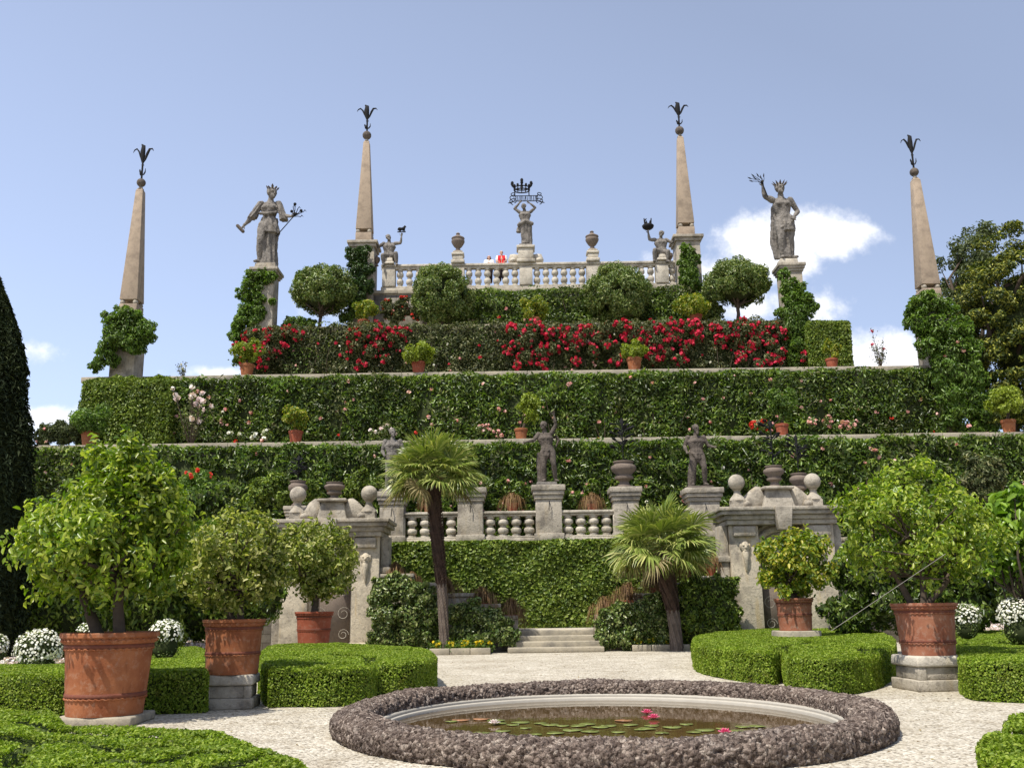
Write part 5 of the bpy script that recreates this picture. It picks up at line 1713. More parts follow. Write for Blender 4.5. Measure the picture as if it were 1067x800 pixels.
def sedge(label, px, py, rx, h, Y, z=None, pot_=True, group='brown sedge tufts', ground=0):
    rx, h = rx * 1.15, h * 1.1
    """weeping tuft of thin brown blades in a terracotta pot"""
    top = W(px, py, Y)
    s = S(top)
    b = W(px, py + h * .55, Y)
    if z is not None: b[2] = z
    n = 380
    mb = MB()
    a = rng.uniform(0, 6.283, n)
    q_ = rng.uniform(.1, 1.3, n)
    l = rx * s * 1.15 * q_
    up = (top[2] - b[2]) * (1.05 - .45 * q_ ** 2) * rng.uniform(.6, 1.25, n)
    dn = h * s * (.1 + .75 * q_ * rng.uniform(.5, 1.1, n))
    d = np.stack([np.cos(a), np.sin(a), np.zeros(n)], 1)
    Z = np.array([0, 0, 1.0])
    P = [b + d * .05, b + d * (l * .35)[:, None] + Z * (up * .85)[:, None], b + d * (l * .75)[:, None] + Z * up[:, None] * .9, b + d * l[:, None] + Z * (up - dn)[:, None]]
    w = np.array([.006, .009, .008, .002])
    side = np.stack([-np.sin(a), np.cos(a), np.zeros(n)], 1)
    V = np.stack([q + side * w_ * e for q, w_ in zip(P, w) for e in (-1, 1)], 1).reshape(-1, 3)
    i = np.arange(n)[:, None] * 8
    mb.add(V, [np.concatenate([i + [k, k + 1, k + 3, k + 2] for k in (0, 2, 4)])])
    o = mb.build('sedge_tuft', M['sedge'], None, b)
    tag(o, label, 'grass tuft', group)
    if pot_:
        pr = min(rx * s * .5, .3)
        smallpot('terracotta pot, ' + label.replace('brown sedge tuft', 'sedge').replace('brown sedge', 'sedge').replace('right behind', 'behind'), b - [0, 0, .42], .42, pr)
    return o


for px, py, rx, h, lab in ((447, 513, 10, 22, 'brown sedge behind the balustrade, just left of the tall palm trunk'), (534, 514, 11, 16, 'brown sedge behind the balustrade, left of the raised arm statue'), (617, 514, 11, 18, 'brown sedge on the handrail between the raised arm statue and the urn')):
    sedge(lab, px, py, rx, h, YL + .75)

# ------------------------------------------------------------------ steps and stair walls
st = thing('stone_steps', 'three wide stone steps leading up to the ivy wall', 'steps', (X(580, 678, 32.3), 32.3, 0))
sx0, sx1 = X(529, 678, 32.3), X(630, 678, 32.3)
for k in range(4):
    MB().bb(sx0, sx1, 32.3 + k * .45, 32.3 + (k + 1) * .45 + .05, .17 * k + .002 * k + (0 if k == 0 else -.1), .17 * (k + 1)).build('step', M['coping'], st, bevel=.03)
MB().bb(sx0, sx1, 34.15, YL - .3, .003, .69).build('landing', M['palestone'], st, bevel=.02)
for side, lv, lab in ((-1, [(388, 432, 598), (432, 462, 607), (462, 495, 618), (495, 522, 629), (522, 540, 641)], 'stepped stair wall on the left of the steps under the sedge tufts'),
                      (1, [(620, 640, 640), (640, 660, 628), (660, 690, 618), (690, 722, 607), (722, 758, 600)], 'stepped stair wall on the right of the steps under the sedge tufts')):
    t = thing('stair_wall', lab, 'wall', (X((lv[0][0] + lv[-1][1]) / 2, 640, 33.9), 33.9, 0))
    for a, b, y in lv:
        MB().bb(X(a, y, 33.9) + .004, X(b, y, 33.9) - .004, 33.8, 34.4, .002, W(a, y + 4, 33.9)[2]).bb(X(a, y, 33.9) + .004, X(b, y, 33.9) - .004, 33.74, 34.46, W(a, y + 4, 33.9)[2] + .002, W(a, y, 33.9)[2]).build('wall_block', M['stone'], t, bevel=.02)
for px, py, rx, h, lab in ((412, 586, 10, 22, 'highest brown sedge tuft on the left stair wall'), (429, 597, 12, 24, 'brown sedge tuft on the left stair wall, second from the top'), (465, 602, 16, 28, 'brown sedge tuft on the left stair wall right behind the tall palm trunk'),
                           (503, 612, 17, 26, 'broad brown sedge tuft on the left stair wall, right of the tall palm trunk'), (533, 624, 13, 26, 'lowest brown sedge tuft on the left stair wall beside the steps'),
                           (630, 622, 14, 24, 'lowest brown sedge tuft on the right stair wall beside the steps'), (655, 608, 17, 28, 'broad brown sedge tuft on the right stair wall left of the short palm'), (684, 596, 11, 26, 'brown sedge tuft right behind the trunk of the short palm')):
    sedge(lab, px, py, rx, h, 34.1)
for px, py, w_, h_, lab in ((721, 603, 13, 14, 'terracotta pot on the right stair wall, just right of the short palm'), (741, 597, 12, 13, 'redder terracotta pot next to the right gateway on the stair wall')):
    p = W(px, py, 34.1)
    p[2] = max(p[2], W(700, 606, 33.9)[2]) if px < 725 else W(740, 600, 33.9)[2]
    smallpot(lab, p + [0, 0, .003], h_ * S(p), w_ * S(p) / 2, 'potred' if px > 730 else 'potgrey')
    sedge('small dry tuft in the ' + lab.replace('terracotta ', '').replace(' on the stair wall', '').replace(' on the right stair wall', ''), px, py - 20, 9, 12, 34.1, p[2] + h_ * S(p) * .8, False)

# shrubs either side of the steps
SH = 'dark shrubs flanking the steps'
for lab, lst, mat, sd in (
        ('tall glossy shrub between the left gateway and the tall palm', [(400, 616, 14), (420, 612, 14), (440, 620, 13), (402, 640, 16), (428, 642, 17), (448, 645, 12), (400, 662, 14), (424, 664, 15), (446, 664, 12)], 'shrub', 71),
        ('low dark shrub between the tall palm and the steps', [(476, 640, 12), (495, 640, 13), (514, 648, 12), (480, 660, 14), (505, 662, 14), (526, 660, 12), (532, 668, 8)], 'shrub', 72),
        ('pale leaved shrub just right of the steps', [(636, 645, 13), (650, 640, 11), (632, 662, 11), (650, 662, 13), (664, 655, 11)], 'shrub', 73),
        ('dark shrub between the short palm trunk and the pale leaved shrub', [(672, 634, 11), (686, 632, 11), (674, 652, 13), (692, 650, 13), (690, 664, 10)], 'shrub', 74),
        ('ivy covered bush between the short palm and the right gateway', [(722, 620, 15), (745, 615, 15), (760, 610, 10), (718, 642, 16), (742, 640, 18), (762, 638, 12), (722, 658, 14), (748, 658, 15), (764, 656, 9)], 'ivy', 75)):
    bush('shrub', lab, 'shrub', lst, 32.9, mat, 110, .12, .06, SH, seed=sd, base=0, core=.75, dep=.9, sub=13, grow=1.25)

# flower beds with a stone edge
for lab, x0, x1, py in (('left stone edged bed of yellow marigolds at the foot of the tall palm', 448, 511, 682), ('right stone edged bed of yellow marigolds at the foot of the short palm', 658, 721, 678)):
    a, b = G(x0, py), G(x1, py)
    y = (a[1] + b[1]) / 2
    t = thing('flower_bed', lab, 'flower bed', ((a[0] + b[0]) / 2, y, 0), 'marigold beds')
    n = 3
    for i in range(n):
        q = a[0] + (b[0] - a[0]) * i / n
        MB().bb(q + .005, q + (b[0] - a[0]) / n - .005, y, y + .16, 0, .2).build('edging_stone', M['coping'], t, bevel=.02)
    MB().bb(a[0], b[0], y + .165, y + 1.2, .004, .13).build('soil', M['soil'], t)
    f, g = MB(), MB()
    P = np.c_[rng.uniform(a[0] + .1, b[0] - .1, 70), rng.uniform(y + .2, y + .7, 70), rng.uniform(.24, .4, 70)]
    P[:, 0] = a[0] + .1 + (P[:, 0] - a[0]) // .45 * .45 + rng.uniform(0, .22, 70)
    petals(f, P, .055, 8)
    for q in P: leaves(g, q - [0, 0, .1] + rng.normal(size=(26, 3)) * .09, np.tile([0, 0, 1.0], (26, 1)), .09, .03)
    g.build('foliage', M['pillarivy'], t)
    f.build('blossoms', M['yellow'], t)

# ------------------------------------------------------------------ palms
def fan(mb, base, d, up, L, r, nseg=30, span=2.5, droop=.25, mi=0):
    """one fan leaf: a stalk and a pleated circle of narrow segments"""
    d = nrm(d)
    s = nrm(np.cross(d, up))
    n = np.cross(s, d)
    hub = base + d * L + np.array([0, 0, -.06 * L])
    mid = base + d * L * .55 + np.array([0, 0, .04 * L])
    mb.tube([base, mid, hub], [.022, .016, .012], 5, mi=mi)
    a = np.linspace(-span, span, nseg) + rng.normal(size=nseg) * .03
    rr = r * (1 - .22 * (np.abs(a) / span) ** 2) * rng.uniform(.88, 1.08, nseg)
    dd = np.outer(np.cos(a), d) + np.outer(np.sin(a), s)
    sd = -np.outer(np.sin(a), d) + np.outer(np.cos(a), s)
    dz = np.array([0, 0, -1.0])
    w = r * .033
    e = n * .02 * np.where(np.arange(nseg) % 2, 1, -1)[:, None]
    p1 = hub + dd * (rr * .5)[:, None] + n * r * .07 + dz * droop * r * .1
    p2 = hub + dd * (rr * .82)[:, None] + dz * (droop * r * .35)
    p3 = hub + dd * rr[:, None] * .97 + dz * (droop * r * rng.uniform(.6, 1.25, nseg))[:, None]
    V = np.stack([np.tile(hub, (nseg, 1)), p1 - sd * w + e, p1 + sd * w - e, p2 - sd * w * .55, p2 + sd * w * .55, p3], 1).reshape(-1, 3)
    i = np.arange(nseg)[:, None] * 6
    mb.add(V, [i + [0, 1, 2], i + [1, 3, 4, 2], i + [3, 5, 4]], mi)


def palm(label, foot, top, r0, r1, crown_c, R0, n=64, seed=0, low=-.75):
    t = thing('fan_palm', label, 'palm', foot, 'fan palms beside the steps')
    r_ = np.random.default_rng(seed)
    P = np.array([foot + (top - foot) * q + [.04 * math.sin(q * 5), 0, 0] for q in np.linspace(0, 1, 16)])
    rad = np.interp(np.linspace(0, 1, 16), [0, .08, .4, .75, 1], [r0 * 1.15, r0, r0 * 1.02, r1, r1 * 1.05])
    m = MB()
    m.tube(P[:7], rad[:7], 14, mi=1).tube(P[6:], rad[6:], 14)
    for q in np.linspace(.02, .99, 54):         # stubs of old leaf bases
        c = foot + (top - foot) * q + [.04 * math.sin(q * 5), 0, 0]
        rr = np.interp(q, np.linspace(0, 1, 16), rad)
        big = 1 if q > .42 else .35
        for a in np.arange(0, 6.28, .78) + q * 40:
            e = np.array([math.cos(a), math.sin(a), 0])
            m.tube([c + e * rr * .9, c + e * (rr + .045 * big) + [0, 0, .06], c + e * (rr + .03 * big) + [0, 0, .13]], [.05, .035, .012], 5, fl=.5, mi=0 if q > .42 else 1)
    m.build('trunk', [M['palmbark'], M['palmfoot']], t, smooth=True)
    f = MB()
    for i in range(n):
        z = 1 - (1 - low) * ((i + .5) / n) ** .9
        a = i * 2.39996 + r_.normal() * .15
        h = math.sqrt(max(0, 1 - z * z))
        d = np.array([math.cos(a) * h, math.sin(a) * h, z])
        L = R0 * r_.uniform(.45, .64)
        dry = 1 if (z < low + .12 and r_.uniform() < .6) else 0
        fan(f, np.asarray(crown_c) - [0, 0, .15], d, np.array([0, 0, 1.0]) + r_.normal(size=3) * .33, L, R0 * r_.uniform(.4, .52), 34, 2.3, .14 + .22 * max(0, .45 - z), dry)
    f.build('crown', [M['palm'], M['palmdry']], t)
    return t


Yp = 32.2
palm('tall fan palm with a slim dark trunk left of the steps', W(463, 680, Yp) * [1, 1, 0], W(453, 512, Yp), .14, .2, W(452, 490, Yp), 1.85, n=52, seed=3, low=-.45)
palm('short leaning fan palm with a thick trunk right of the steps', W(705, 672, Yp) * [1, 1, 0], W(692, 580, Yp), .18, .27, W(690, 564, Yp), 1.95, n=52, seed=8, low=-.48)

# ------------------------------------------------------------------ background trees and shrubs
def cypress(label, px, py_top, Y, r, base_z=0):
    top = W(px, py_top, Y)
    b = np.array([top[0], Y, base_z])
    h = top[2]
    t = thing('cypress', label, 'tree', b)
    MB().tube([b, b + [0, 0, h * .9]], [.22, .04], 8).build('trunk', M['bark'], t, smooth=True)
    n = 34000
    q = rng.uniform(.02, 1, n) ** .8
    a = rng.uniform(0, 6.283, n)
    prof = np.interp(q, [0, .08, .3, .6, .85, 1], [.75, .95, 1, .82, .45, .03]) * r
    P = np.stack([np.cos(a), np.sin(a), np.zeros(n)], 1)
    C = b + np.c_[P[:, :2] * prof[:, None], q * h]
    rr = 1 + .16 * lump(C * [1.4, 1.4, .8], 2.6, 5) - rng.uniform(0, .16, n)
    C = b + np.c_[P[:, :2] * (prof * rr)[:, None], q * h]
    mb = MB()
    leaves(mb, C, P * .8 + [0, 0, .4], .16, .045, .6, .5, droop=-.6)
    mb.lathe([(np.interp(z, [0, .08, .3, .6, .85, 1], [.75, .95, 1, .82, .45, .03]) * r * .84, z * h * .98) for z in np.linspace(.01, 1, 14)], b, 20, mi=1)
    mb.build('crown', [M['cypress'], M['core']], t)
    return t


cypress('dark cypress cut by the left edge of the photo', -4, 288, 22, 1.4)
tree('tree', 'loose grey green tree behind the rightmost obelisk', 'tree', W(1010, 380, 57) * [1, 1, 0] + [0, 0, zL], W(1008, 330, 57), .28, W(1012, 285, 57), (36 * .058, 2.4, 72 * .058), 'greytree', 75, .6, 150, .26, .1, k=30, seed=31, surf=.6, shell=.15)
tree('conifer', 'dark conifer with golden branch tips at the right edge', 'tree', W(1056, 420, 47.5) * [1, 1, 0] + [0, 0, zL], W(1050, 300, 47.5), .35, W(1062, 345, 47.5), (62 * .049, 2.8, 114 * .049), 'goldtip', 330, .55, 0, .2, .085, k=40, seed=33, shell=.3, core=.45, flat=.6, surf=.72, cover=.5)
bush('shrub', 'golden green shrub behind the rightmost potted shrub on the coping', 'shrub', [(1035, 432, 12), (1068, 425, 16), (1080, 440, 14), (1046, 410, 12)], 43.5, 'goldtip', 60, .16, .07, base=zA, seed=34)

BG = 'laurel bushes behind the citrus pots'
L_ = [('dark laurel mass at the far left behind the largest citrus tree', [(-20, 560, 55), (30, 570, 45), (-10, 630, 50), (40, 630, 45), (70, 600, 40), (75, 640, 40)], 24.5, 'ivy', 81),
      ('dark laurel behind the trunk of the largest citrus tree', [(120, 570, 48), (110, 630, 42), (160, 600, 45), (160, 640, 38)], 26, 'ivy', 82),
      ('dark laurel between the largest citrus tree and the left gateway', [(205, 580, 45), (245, 590, 42), (200, 635, 40), (240, 640, 34), (275, 630, 26), (272, 575, 26)], 27.5, 'laurel', 83),
      ('light green bush under the first terrace hedge on the left', [(150, 500, 22), (190, 530, 26), (225, 522, 18), (130, 530, 26), (240, 545, 20)], 30, 'laurel', 84),
      ('large laurel mass right of the right gateway behind the citrus tree', [(890, 600, 30), (880, 640, 26), (915, 570, 34), (920, 630, 34), (960, 600, 40), (960, 640, 30)], 28, 'laurel', 85),
      ('tall laurel at the right edge behind the white daisies', [(1000, 590, 40), (1010, 630, 34), (1050, 620, 40), (1040, 570, 36), (1085, 590, 40)], 27, 'laurel', 86),
      ('pale bush behind the top of the right citrus tree', [(915, 492, 14), (935, 490, 16), (925, 510, 18), (950, 505, 12)], 34, 'ivy', 87),
      ('round bush with reddish tips right of the right citrus tree', [(1024, 490, 19), (1010, 500, 12), (1038, 500, 12), (1024, 515, 16)], 33, 'rosehedge', 88)]
for lab, lst, Y, mat, sd in L_:
    bush('laurel_bush', lab, 'bush', lst, Y, mat, 0, .17, .07, BG, seed=sd, base=0, sub=9, core=.72, k=.4, cover=.75, droop=.6, flowers=[('blush', 10, .09)] if sd == 85 else None)
c = W(1062, 565, 20)
tree('magnolia', 'bright green large leaved young tree at the right edge', 'tree', (c[0] + .1, 20, 0), (c[0], 20, 1.6), .07, c, (.75, .8, 1.15), 'bright', 60, .3, 26, .22, .1, k=20, seed=91, hexa=True, shell=.3, surf=.7, droop=.7)

# ------------------------------------------------------------------ box hedges
ZH = .6
T = lambda l, z: np.array([G(px, py, z)[:2] for px, py in l])


def boxhedge(label, lst, z, L=.042, dens=3200, grooves=None, seed=1, n=2, group='clipped box hedges of the parterre', **kw):
    o = chaikin(T(lst, z), n)
    c = o.mean(0)
    kw.setdefault('gw', .16)
    mb = hedge_mb(o, 0.0, z, L, L * .6, dens, amp=.03, ls=3.0, rnd=.07, grooves=[T(g, z) for g in grooves] if grooves else None, seed=seed, fluff=.022, **kw)
    return tag(mb.build('box_hedge', [M['box'], M['boxcore']], None, (c[0], c[1], 0)), label, 'hedge', group)


boxhedge('long box hedge left of the pedestal pot, running out of the left edge', [(-90, 705), (100, 702), (214, 699), (217, 699), (217, 692), (217, 676), (200, 673), (165, 676), (150, 690), (-90, 692)], ZH, seed=1)
boxhedge('box hedge right of the pedestal pot ending in a rounded lobe by the gravel', [(271, 696), (300, 695), (345, 695), (386, 693), (390, 691), (394, 690), (420, 690), (448, 687), (456, 682), (447, 676), (420, 673), (350, 670), (272, 671)], ZH, seed=2,
         grooves=[[(390, 692), (384, 684), (340, 681), (300, 682)], [(430, 677), (390, 677), (330, 675)]], gd=.2)
boxhedge('big lobed box hedge between the pond and the right gateway', [(720, 667), (726, 672), (760, 676), (800, 679), (809, 678), (812, 673), (815, 678), (820, 684), (868, 686), (912, 681), (930, 673), (934, 663), (905, 655), (810, 654), (750, 658), (724, 662)], ZH, seed=3,
         grooves=[[(811, 683), (815, 674), (850, 668), (890, 668)], [(750, 664), (800, 660), (870, 660)], [(908, 682), (895, 674), (860, 674)]], gd=.22)
boxhedge('box hedge right of the right pedestal pot, running out of the right edge', [(996, 680), (1000, 687), (1040, 688), (1160, 690), (1160, 655), (1060, 655), (996, 660)], ZH, seed=4, grooves=[[(1010, 672), (1060, 668), (1110, 672)]], gd=.2)
boxhedge('nearest box hedge at the bottom right corner of the photo', [(1021, 770), (1024, 764), (1046, 757), (1050, 744), (1100, 736), (1190, 750), (1190, 800), (1080, 806), (1030, 790)], .5, L=.036, dens=4600, seed=5, grooves=[[(1050, 760), (1080, 764), (1140, 760)]], gd=.22)
boxhedge('wide low box hedge with carved scrolls at the bottom left corner', [(-60, 742), (30, 738), (62, 741), (66, 755), (100, 757), (160, 757), (215, 762), (265, 772), (308, 788), (330, 808), (330, 850), (-60, 850)], .42, L=.036, dens=4800, seed=6, gd=.27, gw=.11,
         grooves=[[(-30, 752), (20, 752), (60, 760), (110, 767), (160, 766)], [(20, 800), (12, 785), (40, 772), (90, 776), (130, 783), (200, 775)], [(70, 800), (110, 790), (160, 794), (230, 784)], [(210, 800), (250, 795), (280, 785)], [(-40, 770), (0, 768), (30, 772)]])

# daisies
def daisies(label, px, py, r, Y, group='white daisy bushes'):
    c = W(px, py, Y)
    s = S(c)
    rad = np.array([r, r * .9, r * .85]) * s
    t = thing('daisy_bush', label, 'flowers', (c[0], Y, max(0, c[2] - rad[2])), group)
    mb, _ = crown_mb(c, rad * .92, 26, float(rad[0]) * .4, 60, .05, .02, core=.8, seed=int(px + 99))
    crown_mb(c - [0, 0, rad[2] * .95], rad * [.88, .88, 1.0], 22, float(rad[0]) * .4, 60, .05, .02, core=.85, seed=int(px + 9), mb=mb)
    mb.build('foliage', [M['shrub'], M['core']], t)
    n = int(800 * (rad[0] / .4) ** 2)
    d = nrm(rng.normal(size=(n, 3)))
    d = d[d[:, 2] > -.55]
    P = c + d * rad * rng.uniform(.9, 1.07, (len(d), 1))
    f = MB()
    nn = nrm(d + rng.normal(size=d.shape) * .3 + [0, -.1, .3])
    t1 = nrm(np.cross(nn, [0.3, .2, 1]))
    t2 = np.cross(nn, t1)
    a = np.arange(8) * math.pi / 4
    R_ = rng.uniform(.014, .026, (len(P), 1, 1))
    V = (P[:, None] + R_ * (np.cos(a)[None, :, None] * t1[:, None] + np.sin(a)[None, :, None] * t2[:, None])).reshape(-1, 3)
    f.add(V, [np.arange(len(P))[:, None] * 8 + np.arange(8)[None]])
    f.build('blossoms', M['white'], t)
    return t


daisies('white daisy bush behind the left box hedge, left of the largest pot', 40, 676, 24, 17.6)
daisies('white daisy bush cut by the left edge of the photo', -6, 672, 14, 19)
daisies('white daisy bush peeking over the rim of the largest pot', 93, 658, 12, 19)
daisies('white daisy bush between the largest pot and the pedestal pot', 173, 660, 17, 19)
daisies('white daisy bush just right of the right pedestal pot', 1006, 642, 15, 20)
daisies('white daisy bush cut by the right edge of the photo', 1060, 640, 20, 20)
for lab, lst in (('low carpet of pale pink flowers behind the left box hedge', [(-60, 694), (70, 692), (145, 690), (150, 688), (-60, 688)]),
                 ('low carpet of pale pink flowers left of the pedestal pot', [(150, 675), (215, 673), (215, 668), (150, 669)]),
                 ('low carpet of pale pink flowers behind the right box hedge', [(985, 654), (1010, 655), (1150, 662), (1150, 652), (985, 648)])):
    o = T(lst, .55)
    mb = hedge_mb(o, 0, .52, .06, .03, 700, amp=.02, rnd=.04, seed=7)
    q = o if area(o) > 0 else o[::-1]
    n = int(abs(area(o)) * 130)
    P = rng.uniform(q.min(0), q.max(0), (n * 2, 2))
    P = P[inpoly(P, q)]
    petals(mb, np.c_[P, rng.uniform(.5, .6, len(P))], .055, 7, mi=2)
    b = (*o.mean(0), 0)
    tag(mb.build('flower_carpet', [M['box'], M['core'], M['blush']], None, b), lab, 'flowers', kind='stuff')

# ------------------------------------------------------------------ citrus pots
def potset(px, yb, yt, wt, wb, Y=None, ped=None, mat='pot', lab='', plab='', ribs=(.2,), drum=True, pw_=None):
    """pot on the ground pedestal; rows and widths read at the pot's own distance"""
    if Y is None:
        g = G(px, ped[0]); Y = g[1]
    else:
        g = W(px, ped[0], Y)
    s = S((g[0], Y, .8))
    zb, zt = W(px, yb, Y)[2], W(px, yt, Y)[2]
    Yc = Y + wb * s / 2 * .9
    c = np.array([W(px, (yb + yt) / 2, Yc)[0], Yc, 0])
    pedestal(plab, c, pw_ * s, zb - .002, drum)
    cb = c + [0, 0, zb]
    pot(lab, cb, zt - zb, wt * s / 2, wb * s / 2, mat, ribs=ribs)
    return cb, zt - zb, s


cA, hA, sA_ = potset(112, 747, 659, 101, 77, ped=(757,), mat='pot', lab='largest terracotta citrus pot, near the left edge, with a dark band and rope mouldings', plab='low rough stone slab under the largest citrus pot', drum=False, pw_=76, ribs=(.24,))
cB, hB, sB_ = potset(243, 703, 645, 66, 54, ped=(739,), mat='pot', lab='terracotta citrus pot on the left pedestal, narrower and straighter', plab='square panelled stone pedestal under the left middle pot', pw_=54, ribs=(.38,))
cC, hC, sC_ = potset(327, 671, 637, 41, 32, Y=26, ped=(690,), mat='potred', lab='small dark red citrus pot before the left gateway', plab='stone block under the small dark red pot', drum=False, pw_=36, ribs=(.45,))
cD, hD, sD_ = potset(965, 683, 628, 68, 53, ped=(720,), mat='potgrey', lab='terracotta citrus pot on the right pedestal, with pale stains', plab='square panelled stone pedestal under the right pot', pw_=60, ribs=(.26,))
cE, hE, sE_ = potset(828, 657, 623, 41, 33, Y=26, ped=(690,), mat='potgrey', lab='small terracotta pot of the yellowish lemon tree before the right gateway', plab='stone block under the lemon tree pot', drum=False, pw_=38, ribs=(.5, ))


def citrus(label, cb, h, px, py, rx, ry, mat, ncl, cr, per, L, Wd, seed, lobes=(), fruit=0, k=16, trunk=.08, hexa=True, lean=0.0, stems=2):
    Y = cb[1]
    c = W(px, py, Y)
    s = S(c)
    rad = np.array([rx * s, max(rx, ry) * s * .98, ry * s])
    b = np.asarray(cb) + [0, 0, h * .93]
    t = thing('citrus_tree', label, 'tree', b, 'citrus trees in terracotta pots')
    mb, C = crown_mb(c, rad, ncl, cr, per, L, Wd, seed=seed, hexa=hexa, shell=.15, surf=.66, droop=.4, up=.5, spread=.75)
    Cs = [C]
    for lx, ly, lr, n in lobes:
        q = W(lx, ly, Y)
        mb, C2 = crown_mb(q, np.array([lr, lr * .9, lr]) * s, n, cr * .85, per, L, Wd, seed=seed + 9, hexa=hexa, shell=.25, surf=.72, droop=.3, up=.6, mb=mb)
        Cs.append(C2)
    C = np.concatenate(Cs)
    # upright young shoots around the outline
    top = C[rng.permutation(np.argsort(-C[:, 2])[:60])[:26]]
    for q in top:
        m = 9
        e = q + [rng.normal() * .05, rng.normal() * .05, cr * rng.uniform(.9, 1.6)]
        P = q + (e - q) * rng.uniform(.3, 1, (m, 1)) + rng.normal(size=(m, 3)) * .035
        leaves(mb, P, rng.normal(size=(m, 3)) + [0, 0, .5], L, Wd, .5, .3, hexa=hexa, droop=-.3)
    br = MB()
    for i in range(stems):
        o = np.array([rng.normal() * trunk * .8, rng.normal() * trunk * .6, -.05])
        top_ = np.array([c[0] + (i - (stems - 1) / 2) * rad[0] * .5, Y, c[2] - rad[2] * .35])
        branches(br, b + o, top_, trunk, C, k=k, r1=.012)
    br.build('trunk', M['bark'], t, smooth=True)
    mb.build('crown', [M[mat]], t)
    for _ in range(fruit):
        d = nrm(rng.normal(size=3)); d[1] = -abs(d[1])
        MB().ell(c + d * rad * .93, .042, 10).build('orange_fruit', M['orangefruit'], t, smooth=True)
    return t


citrus('largest citrus tree with long bright leaves in the pot near the left edge', cA, hA, 106, 566, 90, 72, 'citrus', 165, .25, 42, .112, .048, 101, lobes=((128, 492, 42, 40), (170, 520, 42, 34), (45, 572, 38, 20), (165, 590, 34, 16)), fruit=0, trunk=.085, stems=2)
citrus('citrus tree with dry curled leaves above the left pedestal', cB, hB, 240, 586, 62, 54, 'citrusdry', 145, .2, 46, .09, .042, 102, lobes=((278, 600, 26, 18),), fruit=0, trunk=.06)
citrus('small round citrus tree before the left gateway', cC, hC, 326, 582, 48, 46, 'citrusdry', 150, .26, 55, .12, .055, 103, trunk=.09, stems=1)
citrus('big spreading citrus tree on several dark stems above the right pedestal', cD, hD, 955, 558, 86, 60, 'citrus', 185, .22, 46, .095, .042, 104, lobes=((900, 540, 34, 20), (1000, 545, 34, 20), (950, 520, 46, 26)), trunk=.06, stems=3)
citrus('small lemon tree with yellowing leaves before the right gateway', cE, hE, 828, 588, 43, 35, 'lemon', 110, .23, 55, .125, .06, 105, trunk=.06, stems=2)
a, b = W(866, 657, 15.0), W(985, 577, 15.6)
tag(MB().tube([a, (a + b) / 2, b], .0042, 8).build('cane', M['cane'], None, a), 'thin pale cane leaning against the right citrus tree', 'cane')

# ------------------------------------------------------------------ pond
pond = thing('garden_pond', 'oval lily pond with a rough brown tufa rim in the gravel', 'pond', (cxp, cy, 0))
nu, nv = 1500, 64
u = np.arange(nu) * 2 * math.pi / nu
w = np.arange(nv) * 2 * math.pi / nv
sgn = lambda v, p: np.sign(v) * np.abs(v) ** p
prx, prz = sgn(np.cos(w), .75) * RW / 2, sgn(np.sin(w), .75) * HR * .6 + HR * .4
rx, ry = ao - RW / 2, bo - RW / 2
Cc = np.stack([rx * np.cos(u), ry * np.sin(u)], 1)
Nn = nrm(np.stack([ry * np.cos(u), rx * np.sin(u)], 1))
P = np.concatenate([(Cc[:, None] + Nn[:, None] * prx[None, :, None]), np.broadcast_to(prz[None, :, None], (nu, nv, 1))], 2).reshape(-1, 3)
N3 = np.concatenate([Nn[:, None] * np.cos(w)[None, :, None], np.broadcast_to(np.sin(w)[None, :, None], (nu, nv, 1))], 2).reshape(-1, 3)
dsp = .030 * lump(P, 2.2, 1) + .020 * np.abs(lump(P, 9, 2)) + .020 * (1 - np.abs(lump(P, 19, 3)) * 2) + .012 * lump(P, 34, 4)
P = P + N3 * dsp[:, None] + [cxp, cy, 0]
P[:, 2] = np.maximum(P[:, 2], -.04)
i, j = np.meshgrid(np.arange(nu), np.arange(nv), indexing='ij')
i, j = i.ravel(), j.ravel()
Q = np.stack([i * nv + j, ((i + 1) % nu) * nv + j, ((i + 1) % nu) * nv + (j + 1) % nv, i * nv + (j + 1) % nv], 1)
m, nt, p, out = newmat('tufa')
v = pos(nt)
vo = nd(nt, 'ShaderNodeTexVoronoi', Scale=26.0)
wn = nt.nodes.new('ShaderNodeVectorMath'); wn.operation = 'ADD'
nt.links.new(v, wn.inputs[0])
nc = nd(nt, 'ShaderNodeTexNoise', Scale=14.0, Detail=3.0)
nt.links.new(v, nc.inputs['Vector'])
vs = nt.nodes.new('ShaderNodeVectorMath'); vs.operation = 'SCALE'; vs.inputs['Scale'].default_value = .06
nt.links.new(nc.outputs['Color'], vs.inputs[0]); nt.links.new(vs.outputs[0], wn.inputs[1])
nt.links.new(wn.outputs[0], vo.inputs['Vector'])
sp = nt.nodes.new('ShaderNodeSeparateColor'); nt.links.new(vo.outputs['Color'], sp.inputs[0])
col = ramp(nt, sp.outputs[0], [(0, (.08, .059, .047)), (.45, (.175, .137, .112)), (.85, (.305, .25, .205)), (1, (.44, .38, .315))])
col = mix(nt, col, ramp(nt, noise(nt, v, 2.2, 4), [(.3, (.72, .7, .72)), (.7, (1.15, 1.12, 1.1))]), 1.0, 'MULTIPLY')
nt.links.new(col, p.inputs['Base Color'])
p.inputs['Roughness'].default_value = .9
p.inputs['Specular IOR Level'].default_value = .15
bb_ = nd(nt, 'ShaderNodeBump', Strength=1.0, Distance=.05); bb_.invert = True
nt.links.new(vo.outputs['Distance'], bb_.inputs['Height'])
b2 = nd(nt, 'ShaderNodeBump', Strength=.7, Distance=.02)
nt.links.new(noise(nt, v, 60, 4, .7), b2.inputs['Height']); nt.links.new(bb_.outputs[0], b2.inputs['Normal'])
nt.links.new(b2.outputs[0], p.inputs['Normal'])
M['tufa'] = m
